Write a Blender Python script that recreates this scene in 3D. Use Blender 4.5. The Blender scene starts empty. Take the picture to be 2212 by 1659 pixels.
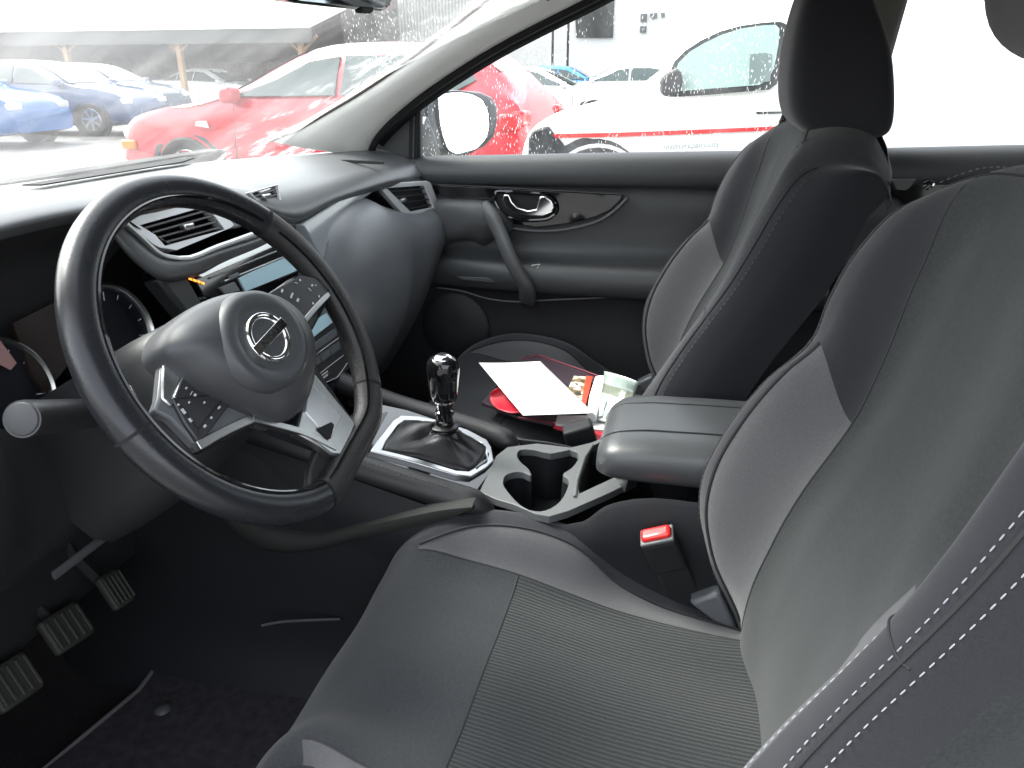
import bpy, bmesh, math, random
from mathutils import Vector, Matrix
from mathutils.geometry import tessellate_polygon
random.seed(7)
S=bpy.context.scene
COL=S.collection
rad=math.radians
# ---------------------------------------------------------------- camera model (metres, car axes: x to passenger side, y forward, z up)
FX=1661.0; YAW=rad(13.5); PIT=rad(22)
CF=Vector((math.cos(PIT)*math.cos(YAW),math.cos(PIT)*math.sin(YAW),-math.sin(PIT)))
CR=Vector((math.sin(YAW),-math.cos(YAW),0)); CU=CR.cross(CF)
CAM=Vector((-1.05,0,1.28))
def ray(px,py): return CF+CR*((px-1106)/FX)+CU*((830-py)/FX)
def P(px,py,x=None,y=None,z=None,pl=None,off=0.0):
    """measure a point of the photograph on a known plane of the car"""
    d=ray(px,py)
    if x is not None: t=(x-CAM.x)/d.x
    elif y is not None: t=(y-CAM.y)/d.y
    elif z is not None: t=(z-CAM.z)/d.z
    else:
        o,n=pl; t=((o+n*off-CAM).dot(n))/d.dot(n)
    return CAM+d*t
# ---------------------------------------------------------------- materials
MATS={}
def mat(name,col,rough=.5,metal=0.,bump=None,spec=.5,coat=0.,sheen=0.,var=None,wave=None,emit=None,trans=0.,rvar=None):
    m=bpy.data.materials.new(name); m.use_nodes=True; MATS[name]=m
    nt=m.node_tree; N=nt.nodes; L=nt.links; b=N['Principled BSDF']
    b.inputs['Base Color'].default_value=(*col,1); b.inputs['Roughness'].default_value=rough
    b.inputs['Metallic'].default_value=metal; b.inputs['Specular IOR Level'].default_value=spec
    b.inputs['Coat Weight'].default_value=coat; b.inputs['Sheen Weight'].default_value=sheen
    b.inputs['Coat Roughness'].default_value=.05
    b.inputs['Transmission Weight'].default_value=trans
    tc=N.new('ShaderNodeTexCoord'); last=None
    def noise(sc,det=3,vec=None):
        n=N.new('ShaderNodeTexNoise'); n.inputs['Scale'].default_value=sc; n.inputs['Detail'].default_value=det
        L.new(vec or tc.outputs['Object'],n.inputs['Vector']); return n
    def addb(sock,strg,dist):
        nonlocal last
        bp=N.new('ShaderNodeBump'); bp.inputs['Strength'].default_value=strg; bp.inputs['Distance'].default_value=dist
        L.new(sock,bp.inputs['Height'])
        if last: L.new(last.outputs[0],bp.inputs['Normal'])
        last=bp
    if bump:
        for sc,strg,dist in bump: addb(noise(sc).outputs['Fac'],strg,dist)
    if wave:
        sc,strg,dist,wd,cm=wave
        w=N.new('ShaderNodeTexWave'); w.wave_type='BANDS'; w.bands_direction=wd; w.inputs['Scale'].default_value=sc
        w.inputs['Distortion'].default_value=1.6 if wd=='X' else .6; w.inputs['Detail'].default_value=2; w.inputs['Detail Scale'].default_value=6 if wd=='X' else 2.5
        L.new(tc.outputs['Object'],w.inputs['Vector']); addb(w.outputs['Fac'],strg,dist)
        mx=N.new('ShaderNodeMix'); mx.data_type='RGBA'; L.new(w.outputs['Fac'],mx.inputs[0])
        mx.inputs[6].default_value=(*[c*cm for c in col],1); mx.inputs[7].default_value=(*[min(1,c*(2-cm)) for c in col],1)
        L.new(mx.outputs[2],b.inputs['Base Color'])
    if var:
        sc,amt,det=var
        n=noise(sc,det); mx=N.new('ShaderNodeMix'); mx.data_type='RGBA'
        rp=N.new('ShaderNodeMapRange'); rp.inputs[1].default_value=.3; rp.inputs[2].default_value=.7
        L.new(n.outputs['Fac'],rp.inputs[0]); L.new(rp.outputs[0],mx.inputs[0])
        mx.inputs[6].default_value=(*[c*(1-amt) for c in col],1); mx.inputs[7].default_value=(*[min(1,c*(1+amt)) for c in col],1)
        L.new(mx.outputs[2],b.inputs['Base Color'])
    if rvar:
        n=noise(rvar[0],4); rp=N.new('ShaderNodeMapRange'); rp.inputs[3].default_value=max(0,rough-rvar[1]); rp.inputs[4].default_value=min(1,rough+rvar[1])
        L.new(n.outputs['Fac'],rp.inputs[0]); L.new(rp.outputs[0],b.inputs['Roughness'])
    if emit:
        b.inputs['Emission Color'].default_value=(*emit[0],1); b.inputs['Emission Strength'].default_value=emit[1]
    if last: L.new(last.outputs[0],b.inputs['Normal'])
    return m
GR=[(900,.25,.0006),(2600,.15,.0003)]
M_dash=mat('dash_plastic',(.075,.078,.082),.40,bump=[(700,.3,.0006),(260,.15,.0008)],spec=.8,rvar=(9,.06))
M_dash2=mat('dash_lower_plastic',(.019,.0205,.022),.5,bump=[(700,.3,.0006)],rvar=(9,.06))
M_air=mat('airbag_panel_plastic',(.115,.122,.132),.40,bump=[(650,.3,.0006)])  # dark grey plastic, base colour lightened to stand in for glare
M_door=mat('door_plastic',(.036,.0385,.041),.5,bump=[(600,.3,.0006)],rvar=(6,.06))
M_doord=mat('door_lower_plastic',(.022,.022,.024),.6,bump=[(600,.3,.0006)])
M_grip=mat('grip_plastic',(.062,.064,.067),.5,bump=[(600,.25,.0006)])
M_gloss=mat('gloss_black',(.006,.006,.007),.06,coat=.6,rvar=(14,.03))
M_black=mat('matt_black',(.006,.006,.007),.8)
M_silver=mat('satin_silver',(.62,.63,.63),.28,metal=1.,bump=[(1500,.08,.0003)])
M_chrome=mat('chrome',(.85,.85,.86),.06,metal=1.)
M_slat=mat('vent_slat_plastic',(.03,.03,.033),.35)
M_leather=mat('rim_leather',(.016,.017,.020),.27,bump=[(420,.16,.0007),(1400,.15,.0004)],rvar=(18,.07))
M_frame=mat('vent_frame_silver',(.55,.56,.57),.3,metal=.25)
M_strip=mat('strip_painted_reflection',(.26,.28,.30),.10,coat=.6)  # gloss black strip coloured grey to stand in for bright reflections
M_trim=mat('lower_trim_plastic',(.017,.018,.017),.7,spec=.3)
M_perf=mat('perforated_leather',(.018,.017,.017),.36,bump=[(420,.6,.0012),(1800,.5,.0006)])
M_hub=mat('airbag_cover_plastic',(.048,.050,.054),.42,bump=[(900,.25,.0005)])
M_fab=mat('seat_centre_fabric',(.023,.0262,.0266),.95,sheen=.15,bump=[(1700,.55,.0010),(5,.25,.01)],var=(330,.26,3),spec=.2)
M_rib=mat('ribbed_seat_fabric',(.026,.029,.0295),.95,sheen=.15,wave=(56,.7,.0011,'X',.88),bump=[(1500,.5,.0010),(230,.5,.0012)],spec=.2)
M_front=mat('cushion_front_fabric',(.029,.031,.034),.95,sheen=.15,bump=[(2200,.5,.0008),(7,.2,.01)],var=(380,.2,3),spec=.2)
M_lite=mat('light_grey_seat_fabric',(.075,.076,.080),.95,sheen=.2,bump=[(1500,.6,.0010),(8,.2,.008)],var=(520,.12,3),spec=.2)
M_dark=mat('charcoal_seat_fabric',(.020,.0202,.0245),.9,sheen=.2,bump=[(2200,.45,.0007),(7,.25,.01)],var=(520,.12,3),spec=.2)
M_side=mat('seat_side_fabric',(.018,.018,.021),.95,bump=[(1600,.4,.0008)],spec=.2)
M_pipe=mat('seat_piping',(.014,.014,.016),.8)
M_stitch=mat('pale_thread',(.30,.30,.32),.8)
M_stitchd=mat('grey_thread',(.07,.07,.075),.8)
M_armrest=mat('armrest_vinyl',(.050,.053,.056),.38,bump=[(420,.3,.0008),(4,.15,.01)],rvar=(8,.05))
M_rail=mat('console_rail_vinyl',(.014,.0145,.016),.45,bump=[(420,.3,.0008)])
M_consl=mat('console_dark_plastic',(.009,.010,.012),.6,bump=[(700,.25,.0006)],spec=.28)
M_conslt=mat('console_grey_plastic',(.095,.10,.10),.38,bump=[(900,.15,.0004)])
M_boot=mat('gaiter_leather',(.012,.012,.013),.35,bump=[(300,.4,.001)])
M_carpet=mat('carpet',(.026,.024,.025),1.,bump=[(900,1.,.003)],var=(500,.35,4),spec=.1)
M_mat=mat('floor_mat_fabric',(.045,.043,.048),1.,bump=[(700,1.,.003)],var=(60,.25,4),spec=.1)
M_edge=mat('mat_binding',(.11,.105,.11),.8)
M_rubber=mat('rubber',(.022,.023,.018),.7)
M_cream=mat('pillar_cream_trim',(.80,.80,.77),.7,bump=[(1200,.15,.0004)])
M_beige=mat('pillar_grey_trim',(.20,.20,.175),.7,bump=[(1200,.15,.0004)])
M_red=mat('red_plastic',(.75,.02,.02),.25,coat=.4)
M_paper=mat('white_paper',(.82,.82,.82),.7)
M_disp=mat('lcd_blue_painted_sheen',(.50,.72,.80),.10,coat=.5)  # blue paled to stand in for sky reflected in the displays
M_orange=mat('orange_lit_legend',(.9,.3,.02),.5,emit=((1.,.28,.03),.5))
M_icon=mat('icon_print',(.50,.51,.52),.5)
M_grey=mat('grey_button',(.10,.107,.115),.4)
M_dial=mat('dial_face',(.008,.008,.012),.35)
M_brown=mat('cluster_screen',(.018,.011,.009),.3)
M_pinkr=mat('painted_pink_reflection',(.35,.2,.19),.4)
# ---------------------------------------------------------------- builders
OFF={}
def setp(o,label=None,cat=None,group=None,kind=None):
    if label:o['label']=label
    if cat:o['category']=cat
    if group:o['group']=group
    if kind:o['kind']=kind
    return o
def thing(name,label,cat,loc=(0,0,0),group=None,rot=None):
    o=bpy.data.objects.new(name,None); COL.objects.link(o); o.location=loc; o.empty_display_size=.05
    if rot is not None: o.rotation_euler=rot.to_euler() if isinstance(rot,Matrix) else rot
    OFF[o.name]=Vector(loc); return setp(o,label,cat,group)
def obj(name,V,F,mt,par=None,raw=False,smooth=True,mi=None,sharp=40,bevel=0.,seg=2,sub=0,label=None,solid=0.):
    if par is not None and not raw:
        of=OFF[par.name]; V=[Vector(v)-of for v in V]
    me=bpy.data.meshes.new(name); me.from_pydata([tuple(v) for v in V],[],F)
    for m in (mt if isinstance(mt,(list,tuple)) else [mt]): me.materials.append(m)
    if mi: me.polygons.foreach_set('material_index',mi)
    bm=bmesh.new(); bm.from_mesh(me); bmesh.ops.recalc_face_normals(bm,faces=bm.faces); bm.to_mesh(me); bm.free()
    if smooth:
        me.polygons.foreach_set('use_smooth',[True]*len(me.polygons))
        if sharp: me.set_sharp_from_angle(angle=rad(sharp))
    me.update()
    o=bpy.data.objects.new(name,me); COL.objects.link(o)
    if par is not None: o.parent=par; OFF[o.name]=OFF[par.name]
    else: OFF[o.name]=Vector((0,0,0))
    if label:o['label']=label
    if solid:
        md=o.modifiers.new('s','SOLIDIFY'); md.thickness=solid; md.offset=0
    if bevel:
        md=o.modifiers.new('b','BEVEL'); md.width=bevel; md.segments=seg; md.limit_method='ANGLE'; md.angle_limit=rad(35); md.harden_normals=False
    if sub:
        md=o.modifiers.new('u','SUBSURF'); md.levels=sub; md.render_levels=sub
    return o
def herm(pts,t):
    n=len(pts)
    i=min(int(t),n-2); f=t-i
    p0,p1=pts[i],pts[i+1]
    d=[ (pts[k+1]-pts[k]).length+1e-9 for k in (max(i-1,0),i,min(i+1,n-2))]
    def tan(k,da,db):
        if k==0: return pts[1]-pts[0]
        if k==n-1: return pts[-1]-pts[-2]
        return None
    s1=(p1-p0)/d[1]
    m0=s1 if i==0 else (((p0-pts[i-1])/d[0])*d[1]+s1*d[0])/(d[0]+d[1])
    m1=s1 if i==n-2 else (s1*d[2]+((pts[i+2]-p1)/d[2])*d[1])/(d[1]+d[2])
    m0=m0*d[1]; m1=m1*d[1]
    f2=f*f;f3=f2*f
    return p0*(2*f3-3*f2+1)+m0*(f3-2*f2+f)+p1*(3*f2-2*f3)+m1*(f3-f2)
def curve(pts,per=8):
    pts=[Vector(p) for p in pts]; n=(len(pts)-1)*per
    return [herm(pts,k/per) for k in range(n)]+[pts[-1].copy()]
def cclosed(pts,per=6):
    pts=[Vector(p) for p in pts]; n=len(pts); q=pts[-2:]+pts+pts[:3]
    return [herm(q,2+k/per) for k in range(n*per)]
def surf(net,nu=6,nv=6):
    """net[row][col] -> smooth sheet; returns V,F,cells (row,col)"""
    rows=[curve(r,nu) for r in net]; nc=len(rows[0])
    cols=[curve([r[c] for r in rows],nv) for c in range(nc)]
    nr=len(cols[0]); V=[cols[c][r] for r in range(nr) for c in range(nc)]
    F=[];C=[]
    for r in range(nr-1):
        for c in range(nc-1):
            F.append((r*nc+c,r*nc+c+1,(r+1)*nc+c+1,(r+1)*nc+c)); C.append((r/nv,c/nu))
    return V,F,C
def sheet(name,net,mt,par,nu=6,nv=6,mf=None,**k):
    V,F,C=surf(net,nu,nv)
    return obj(name,V,F,mt,par,mi=[mf(*c) for c in C] if mf else None,**k)
def frames(pts,closed=False):
    n=len(pts); T=[]
    for i in range(n):
        a=pts[(i-1)%n] if (closed or i>0) else pts[0]; b=pts[(i+1)%n] if (closed or i<n-1) else pts[-1]
        T.append((b-a).normalized())
    up=Vector((0,0,1)) if abs(T[0].z)<.9 else Vector((1,0,0)); nrm=(up-T[0]*up.dot(T[0])).normalized(); out=[]
    for t in T:
        nrm=(nrm-t*nrm.dot(t)).normalized(); out.append((t,nrm,t.cross(nrm)))
    return out
def tube(pts,r,seg=10,closed=False,cap=True,sq=1.0):
    pts=[Vector(p) for p in pts]; fr=frames(pts,closed); V=[];F=[];n=len(pts)
    for i,(p,(t,a,b)) in enumerate(zip(pts,fr)):
        rr=r(i/(n-1)) if callable(r) else r
        for k in range(seg):
            an=2*math.pi*k/seg; V.append(p+a*(math.cos(an)*rr)+b*(math.sin(an)*rr*sq))
    m=n if closed else n-1
    for i in range(m):
        for k in range(seg):
            j=(i+1)%n; F.append((i*seg+k,i*seg+(k+1)%seg,j*seg+(k+1)%seg,j*seg+k))
    if cap and not closed:
        F.append(tuple(range(seg))[::-1]); F.append(tuple((n-1)*seg+k for k in range(seg)))
    return V,F
def join(*parts):
    V=[];F=[]
    for v,f in parts:
        o=len(V); V+=list(v); F+=[tuple(i+o for i in q) for q in f]
    return V,F
def slabm(loop,d,holes=()):
    """solid plate: 3-D loop (with holes) extruded by vector d"""
    loops=[[Vector(p) for p in loop]]+[[Vector(p) for p in h] for h in holes]
    d=Vector(d); flat=[p for l in loops for p in l]; n=len(flat)
    tri=tessellate_polygon(loops) if holes or len(loop)>4 else [tuple(range(len(loop)))]
    V=flat+[p+d for p in flat]; F=[tuple(t) for t in tri]+[tuple(i+n for i in reversed(t)) for t in tri]
    o=0
    for l in loops:
        m=len(l)
        for i in range(m): a=o+i;b=o+(i+1)%m; F.append((a,b,b+n,a+n))
        o+=m
    return V,F
def slab(name,loop,d,mt,par=None,holes=(),bevel=0.,seg=2,**k):
    V,F=slabm(loop,d,holes)
    if bevel and not holes:
        # dissolve caps to n-gons so the bevel stays clean
        m=len(loop); F=[tuple(range(m)),tuple(reversed(range(m,2*m)))]+[(i,(i+1)%m,(i+1)%m+m,i+m) for i in range(m)]
    return obj(name,V,F,mt,par,bevel=bevel,seg=seg,sharp=30,**k)
def boxm(c,s,R=None):
    c=Vector(c); V=[]
    for x in(-.5,.5):
        for y in(-.5,.5):
            for z in(-.5,.5):
                v=Vector((x*s[0],y*s[1],z*s[2])); V.append(c+(R@v if R else v))
    return V,[(0,1,3,2),(4,6,7,5),(0,4,5,1),(2,3,7,6),(0,2,6,4),(1,5,7,3)]
def box(name,c,s,mt,par=None,R=None,bevel=.002,**k):
    V,F=boxm(c,s,R); return obj(name,V,F,mt,par,bevel=bevel,**k)
def lathe(prof,c,ax,seg=32,a0=0.,a1=2*math.pi):
    """prof [(radius,height)] about axis ax from point c"""
    ax=Vector(ax).normalized(); u=ax.orthogonal().normalized(); w=ax.cross(u); c=Vector(c); V=[];F=[]
    full=abs(a1-a0-2*math.pi)<1e-6; n=seg if full else seg+1
    for r,h in prof:
        for k in range(n):
            a=a0+(a1-a0)*k/seg; V.append(c+ax*h+u*(math.cos(a)*r)+w*(math.sin(a)*r))
    for i in range(len(prof)-1):
        for k in range(seg):
            j=(k+1)%n; F.append((i*n+k,i*n+j,(i+1)*n+j,(i+1)*n+k))
    return V,F
def text(name,s,size,M,mt,par,raw=True,ext=.0004):
    cu=bpy.data.curves.new(name,'FONT'); cu.body=s; cu.size=size; cu.extrude=ext; cu.align_x='CENTER'; cu.align_y='CENTER'
    to=bpy.data.objects.new(name,cu); COL.objects.link(to)
    dg=bpy.context.evaluated_depsgraph_get(); me=bpy.data.meshes.new_from_object(to.evaluated_get(dg))
    bpy.data.objects.remove(to); me.name=name
    me.materials.clear(); me.materials.append(mt)
    of=Vector((0,0,0)) if (raw or par is None) else OFF[par.name]
    for v in me.vertices: v.co=(M@v.co)-of
    o=bpy.data.objects.new(name,me); COL.objects.link(o)
    if par: o.parent=par; OFF[o.name]=OFF[par.name]
    return o
def dashes(pts,ln,gap,w,nrm=Vector((0,0,1)),lift=.0):
    """row of thread stitches along a path"""
    pts=[Vector(p) for p in pts]; V=[];F=[]; pos=0; nxt=0
    for a,b in zip(pts,pts[1:]):
        L=(b-a).length; 
        if L<1e-6: continue
        t=(b-a)/L
        while nxt<pos+L:
            p=a+t*(nxt-pos)+nrm*lift; v,f=tube([p,p+t*ln*.2,p+t*ln*.8,p+t*ln],lambda s:w*(.55 if s in(0,1) else 1),5); o=len(V); V+=v; F+=[tuple(i+o for i in q) for q in f]
            nxt+=ln+gap
        pos+=L
    return V,F
def interp(tab,x):
    if x<=tab[0][0]: return tab[0][1]
    for (a,u),(b,v) in zip(tab,tab[1:]):
        if x<=b: 
            f=(x-a)/(b-a); return u+(v-u)*f
    return tab[-1][1]

def objs(name,parts,mt,par,**k):
    return [obj(name,v,f,mt,par,**k) for v,f in parts]
# ================================================================ SEATS
XC=-.36
def build_seat():
    root=thing('bucket_seat','x','car seat',(XC,0,.33))
    # ---- cushion : rows front->back, columns near->far. (dx from centre, y, z)
    ys=[.385,.415,.41,.385,.342,.27,.20,.13,.06,-.005,-.07,-.13]
    zc=[.40,.52,.575,.603,.620,.627,.625,.615,.602,.595,.59,.588]
    zs=[.40,.52,.58,.622,.659,.647,.634,.615,.597,.587,.585,.59]      # centre seam
    zp=[.39,.51,.578,.628,.664,.682,.684,.667,.610,.583,.574,.57]     # piping
    zo=[.38,.50,.565,.620,.662,.690,.690,.676,.635,.600,.570,.53]     # outer top edge
    xs=[.19,.19,.185,.178,.170,.178,.180,.18,.18,.18,.175,.165]
    xp=[.205,.21,.20,.188,.176,.212,.220,.22,.22,.22,.215,.205]
    xo=[.225,.235,.238,.236,.232,.243,.247,.247,.245,.243,.24,.235]
    net=[]
    for j in range(len(ys)):
        r=[]
        for sg in(-1,1):
            dzn=(-.036 if 3<j<7 else -.016) if sg<0 else 0
            col=[(sg*(xo[j]+.012),ys[j]-(.01 if j<4 else 0),max(zo[j]-.14,.36)),(sg*(xo[j]+.014),ys[j]-(.006 if j<4 else 0),zo[j]-.045),
                 (sg*xo[j],ys[j],zo[j]+dzn),(sg*xp[j],ys[j],zp[j]+dzn),(sg*xs[j],ys[j],zs[j]),(sg*.10,ys[j],zc[j]*.6+zs[j]*.4-.006)]
            r.append(col)
        row=r[0]+[(0,ys[j],zc[j])]+r[1][::-1]
        net.append([Vector((XC+a,b,c)) for a,b,c in row])
    def mf(r,c):
        cc=int(c)
        k=min(cc,11-cc)      # 0 side,1 side,2 dark band(2-3),3 light panel,4..5 centre
        if k==0: return 4
        if k in(1,2): return 3
        if k==3: return 2 if r>=4 else 1
        return 1 if r<6 else 0
    cu=sheet('seat_cushion',net,[M_rib,M_front,M_lite,M_dark,M_side],root,nu=7,nv=6,mf=mf,sharp=0)
    V,F,C=surf(net,7,6); nc=12*7+1
    def gcol(c,r0,r1,lift=.0): return [V[int(r)*nc+c*7]+Vector((0,0,lift)) for r in range(r0*6,r1*6+1)]
    parts=[]
    for c in(9,): parts.append(tube(gcol(c,4,11,.0005),.0026,6))
    parts.append(tube([V[36*nc+c]+Vector((0,0,-.0006)) for c in range(4*7,8*7+1)],.0016,5))
    for c in(4,8): parts.append(tube(gcol(c,4,11,-.0004),.0014,5))
    objs('piping',parts,M_pipe,cu)
    parts=[]
    for c,dx in((3,-.008),(9,.008)): parts.append(dashes([p+Vector((dx,0,.001)) for p in gcol(c,4,11)],.005,.003,.0006))
    objs('stitching',parts,M_stitchd,cu)
    # ---- seat base below the cushion
    bs=box('seat_base',(XC,.13,.43),(.46,.52,.14),M_black,root,bevel=.03)
    for sx in(-.2,.2): box('seat_rail',(XC+sx,.18,.355),(.035,.62,.03),M_black,root,bevel=.004)
    # ---- backrest; columns near->far : each a list of (z,x,y)
    far_o=[(.50,.225,-.12),(.561,.235,-.102),(.663,.24,-.054),(.734,.243,-.037),(.784,.243,-.037),(.84,.243,-.055),(.922,.243,-.098),(.989,.24,-.148),(1.033,.238,-.157),(1.094,.232,-.178),(1.152,.215,-.221)]
    far_p=[(.50,.2,-.13),(.589,.208,-.105),(.687,.212,-.058),(.756,.213,-.044),(.811,.213,-.049),(.878,.212,-.073),(.955,.21,-.118),(.992,.208,-.149),(1.05,.205,-.168),(1.11,.20,-.192),(1.172,.185,-.238)]
    fst=[(.50,-.115),(.635,-.098),(.708,-.112),(.76,-.127),(.812,-.142),(.864,-.166),(.916,-.188),(.982,-.206),(1.06,-.22),(1.124,-.232),(1.190,-.258)]
    far_s=[(z,.16 if z<1.15 else .145,interp(fst,z)) for z in(.50,.61,.685,.735,.79,.835,.878,.916,1.0,1.095,1.19)]
    mid  =[(.50,.08,-.12),(.60,.08,-.118),(.70,.08,-.128),(.76,.08,-.142),(.82,.08,-.160),(.87,.08,-.182),(.92,.08,-.200),(.99,.08,-.222),(1.06,.08,-.238),(1.13,.08,-.252),(1.197,.075,-.278)]
    cen  =[(.50,0,-.12),(.60,0,-.120),(.70,0,-.130),(.76,0,-.145),(.82,0,-.165),(.87,0,-.186),(.92,0,-.206),(.99,0,-.228),(1.06,0,-.244),(1.13,0,-.258),(1.200,0,-.284)]
    mid2=[(z,-x,y) for z,x,y in mid]
    # near bolster measured on its own
    near_s=[(.50,-.15,-.115),(.60,-.16,-.100),(.70,-.165,-.098),(.76,-.168,-.110),(.82,-.17,-.131),(.87,-.17,-.151),(.915,-.17,-.180),(.97,-.165,-.215),(1.04,-.16,-.232),(1.11,-.155,-.248),(1.180,-.145,-.266)]
    near_p=[(.50,-.19,-.125),(.589,-.205,-.085),(.687,-.212,-.058),(.75,-.214,-.066),(.797,-.212,-.087),(.879,-.210,-.129),(.925,-.207,-.154),(.98,-.204,-.178),(1.05,-.205,-.202),(1.105,-.20,-.224),(1.160,-.180,-.258)]
    near_o=[(.50,-.225,-.12),(.561,-.236,-.09),(.663,-.242,-.075),(.734,-.245,-.082),(.79,-.245,-.094),(.86,-.243,-.124),(.92,-.24,-.156),(.97,-.238,-.182),(1.04,-.236,-.212),(1.095,-.228,-.235),(1.142,-.205,-.270)]
    far_b=[(z,x+.014,y-.075) for z,x,y in far_o]; far_bb=[(z-.004,x-.01,y-.15) for z,x,y in far_o]
    near_b=[(z-(.006 if z>1.0 else 0),x-.016,y-.055+(.01 if z>1.1 else 0)) for z,x,y in near_o]; near_bb=[(z-.004-max(0,(z-1.0))*.13,x+.008,y-.14+max(0,z-1.0)*.16) for z,x,y in near_o]
    cols=[near_bb,near_b,near_o,near_p,near_s,mid2,cen,mid,far_s,far_p,far_o,far_b,far_bb]
    net=[]
    for j in range(11): net.append([Vector((XC+c[j][1],c[j][2],c[j][0])) for c in cols])
    # roll over the top
    top=net[-1]
    yb=-.395
    for a,dz,sx in((.12,.007,.02),(.4,.013,.05),(.75,.004,.08),(1.,-.03,.10)):
        net.append([Vector((p.x-(p.x-XC)*sx,p.y+(yb-p.y)*a,p.z+dz)) for p in top])
    def mf(r,c):
        k=int(c)
        if k in(0,11): return 5 if (k==0 and r<6) else 3
        if k==4 and 1.2<r<5.9 and c-4<.40*min(1,(r-1.0)/4): return 2
        if k in(1,10): return 3
        if k in(2,9): return 3
        if k in(3,8):
            lim=7 if k==8 else 6
            return 2 if r<lim else 3
        return 0 if r<10 else 0
    bk=sheet('backrest',net,[M_fab,M_front,M_lite,M_dark,M_side,M_fab],root,nu=14,nv=10,mf=mf,sharp=0)
    V,F,C=surf(net,14,10); nc=12*14+1
    def bcol(c,r0,r1,l=.0): return [V[r*nc+int(c*14)]+Vector((0,l,0)) for r in range(int(r0*10),int(r1*10)+1,2)]
    parts=[tube(bcol(9,1,7,.0005),.0026,6),tube(bcol(10,0,11,.0003),.0026,6),tube(bcol(2,0,11,.0003),.002,6)]
    for c in(4,8): parts.append(tube(bcol(c,1,10.5,-.0006),.0015,5))
    parts.append(tube([V[100*nc+c]+Vector((0,.0002,0)) for c in range(4*14,9*14+1,2)],.0014,5))
    parts.append(tube([V[60*nc+c]+Vector((0,.0004,0)) for c in range(26,4*14-6,2)],.0012,5))
    objs('piping',parts,M_pipe,bk)
    W=Vector((-.35,.9,.25)).normalized()
    parts=[]
    parts.append(dashes([p+W*.0015+Vector((-.004,0,0)) for p in bcol(4,5.8,11)],.0052,.0042,.0008))
    parts.append(dashes([p+W*.0015+Vector((-.004,0,0)) for p in bcol(3.15,1,5.9)],.0048,.0044,.0006))
    parts.append(dashes([p+W*.0015 for p in bcol(2.22,1,10.5)],.0050,.0042,.00055))
    parts.append(dashes([p+W*.0015 for p in bcol(1.72,1,10.5)],.0050,.0042,.00055))
    objs('stitching',parts,M_stitch,bk)
    parts=[dashes([p+Vector((0,.002,0)) for p in bcol(9.7,1,9)],.004,.004,.0005),dashes([V[100*nc+c]+Vector((0,.003,.006)) for c in range(4*14,9*14+1,2)],.005,.004,.0006)]
    objs('stitching',parts,M_stitchd,bk)
    # closed rear shell of the backrest
    rs=[]
    for j in range(0,11):
        a=net[j][0];b=net[j][-1]; rs.append([a,a*.7+b*.3+Vector((0,-.03,0)),a*.3+b*.7+Vector((0,-.03,0)),b])
    rs.append([net[-1][0],net[-1][4],net[-1][8],net[-1][12]])
    sheet('back_shell',rs,M_dark,root,nu=5,nv=3,sharp=0)
    # ---- headrest
    secs=[(1.185,.085,-.185,-.255),(1.19,.105,-.150,-.278),(1.215,.122,-.122,-.280),(1.26,.125,-.113,-.272),(1.32,.122,-.111,-.258),(1.375,.114,-.118,-.226),(1.42,.10,-.128,-.208),(1.437,.07,-.145,-.195)]
    V=[];n=28
    for z,hx,yf,yb in secs:
        cy=(yf+yb)/2; hy=(yf-yb)/2
        for k in range(n):
            a=2*math.pi*(k+.5)/n; ca,sa=math.cos(a),math.sin(a); e=.30
            V.append(Vector((XC+hx*math.copysign(abs(ca)**e,ca),cy+hy*math.copysign(abs(sa)**e,sa)-.14,z-.027)))
    F=[];mi=[]
    for i in range(len(secs)-1):
        for k in range(n):
            F.append((i*n+k,i*n+(k+1)%n,(i+1)*n+(k+1)%n,(i+1)*n+k)); 
            a=2*math.pi*(k+1)/n; mi.append(0)
    F.append(tuple(range(n))[::-1]); F.append(tuple((len(secs)-1)*n+k for k in range(n))); mi+=[0,0]
    hd=obj('headrest',V,F,[M_dark,M_lite],root,mi=mi,sub=2,sharp=0)
    pv=[]
    for sx in(-.05,.05): pv.append(tube([(XC+sx,-.335,1.14),(XC+sx,-.34,1.30)],.006,10))
    objs('headrest_post',pv,M_chrome,root)
    slab('recliner_cover',[P(1488,1275,x=-.118),P(1552,1252,x=-.118),P(1596,1340,x=-.118),P(1540,1316,x=-.118)],(-.03,0,0),M_grey,root,bevel=.006)
    return root,hd
def copy_tree(o,parent=None):
    c=o.copy(); COL.objects.link(c); c.parent=parent
    for ch in list(o.children):
        copy_tree(ch,c)
    return c
DS,DSH=build_seat()
setp(DS,'near driver seat in grey and charcoal cloth with pale stitching, ribbed cushion towards the viewer','car seat',group='front seats')
PS_=copy_tree(DS)
PS_.location=(XC+.74,.14,.33+.022)
_pv=Vector((0,-.12,.29)); _R=Matrix.Rotation(rad(2.0),4,'X')
for o in PS_.children:
    if o.name.split('.')[0] in('backrest','back_shell','headrest_post'):
        o.matrix_local=Matrix.Translation(_pv+Vector((0,0,-.012)))@_R@Matrix.Translation(-_pv)
    if o.name.startswith('headrest') and 'post' not in o.name: o.location=(0,0,.005)
for o in PS_.children_recursive:
    if o.name.startswith('backrest'):
        o.material_slots[5].link='OBJECT'; o.material_slots[5].material=M_dark
    if o.name.startswith('stitching'):
        o.material_slots[0].link='OBJECT'; o.material_slots[0].material=M_stitchd
setp(PS_,'far passenger seat with papers lying on its cushion, beside the closed door','car seat',group='front seats')
DSH.location=(0,.045,.126)
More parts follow.
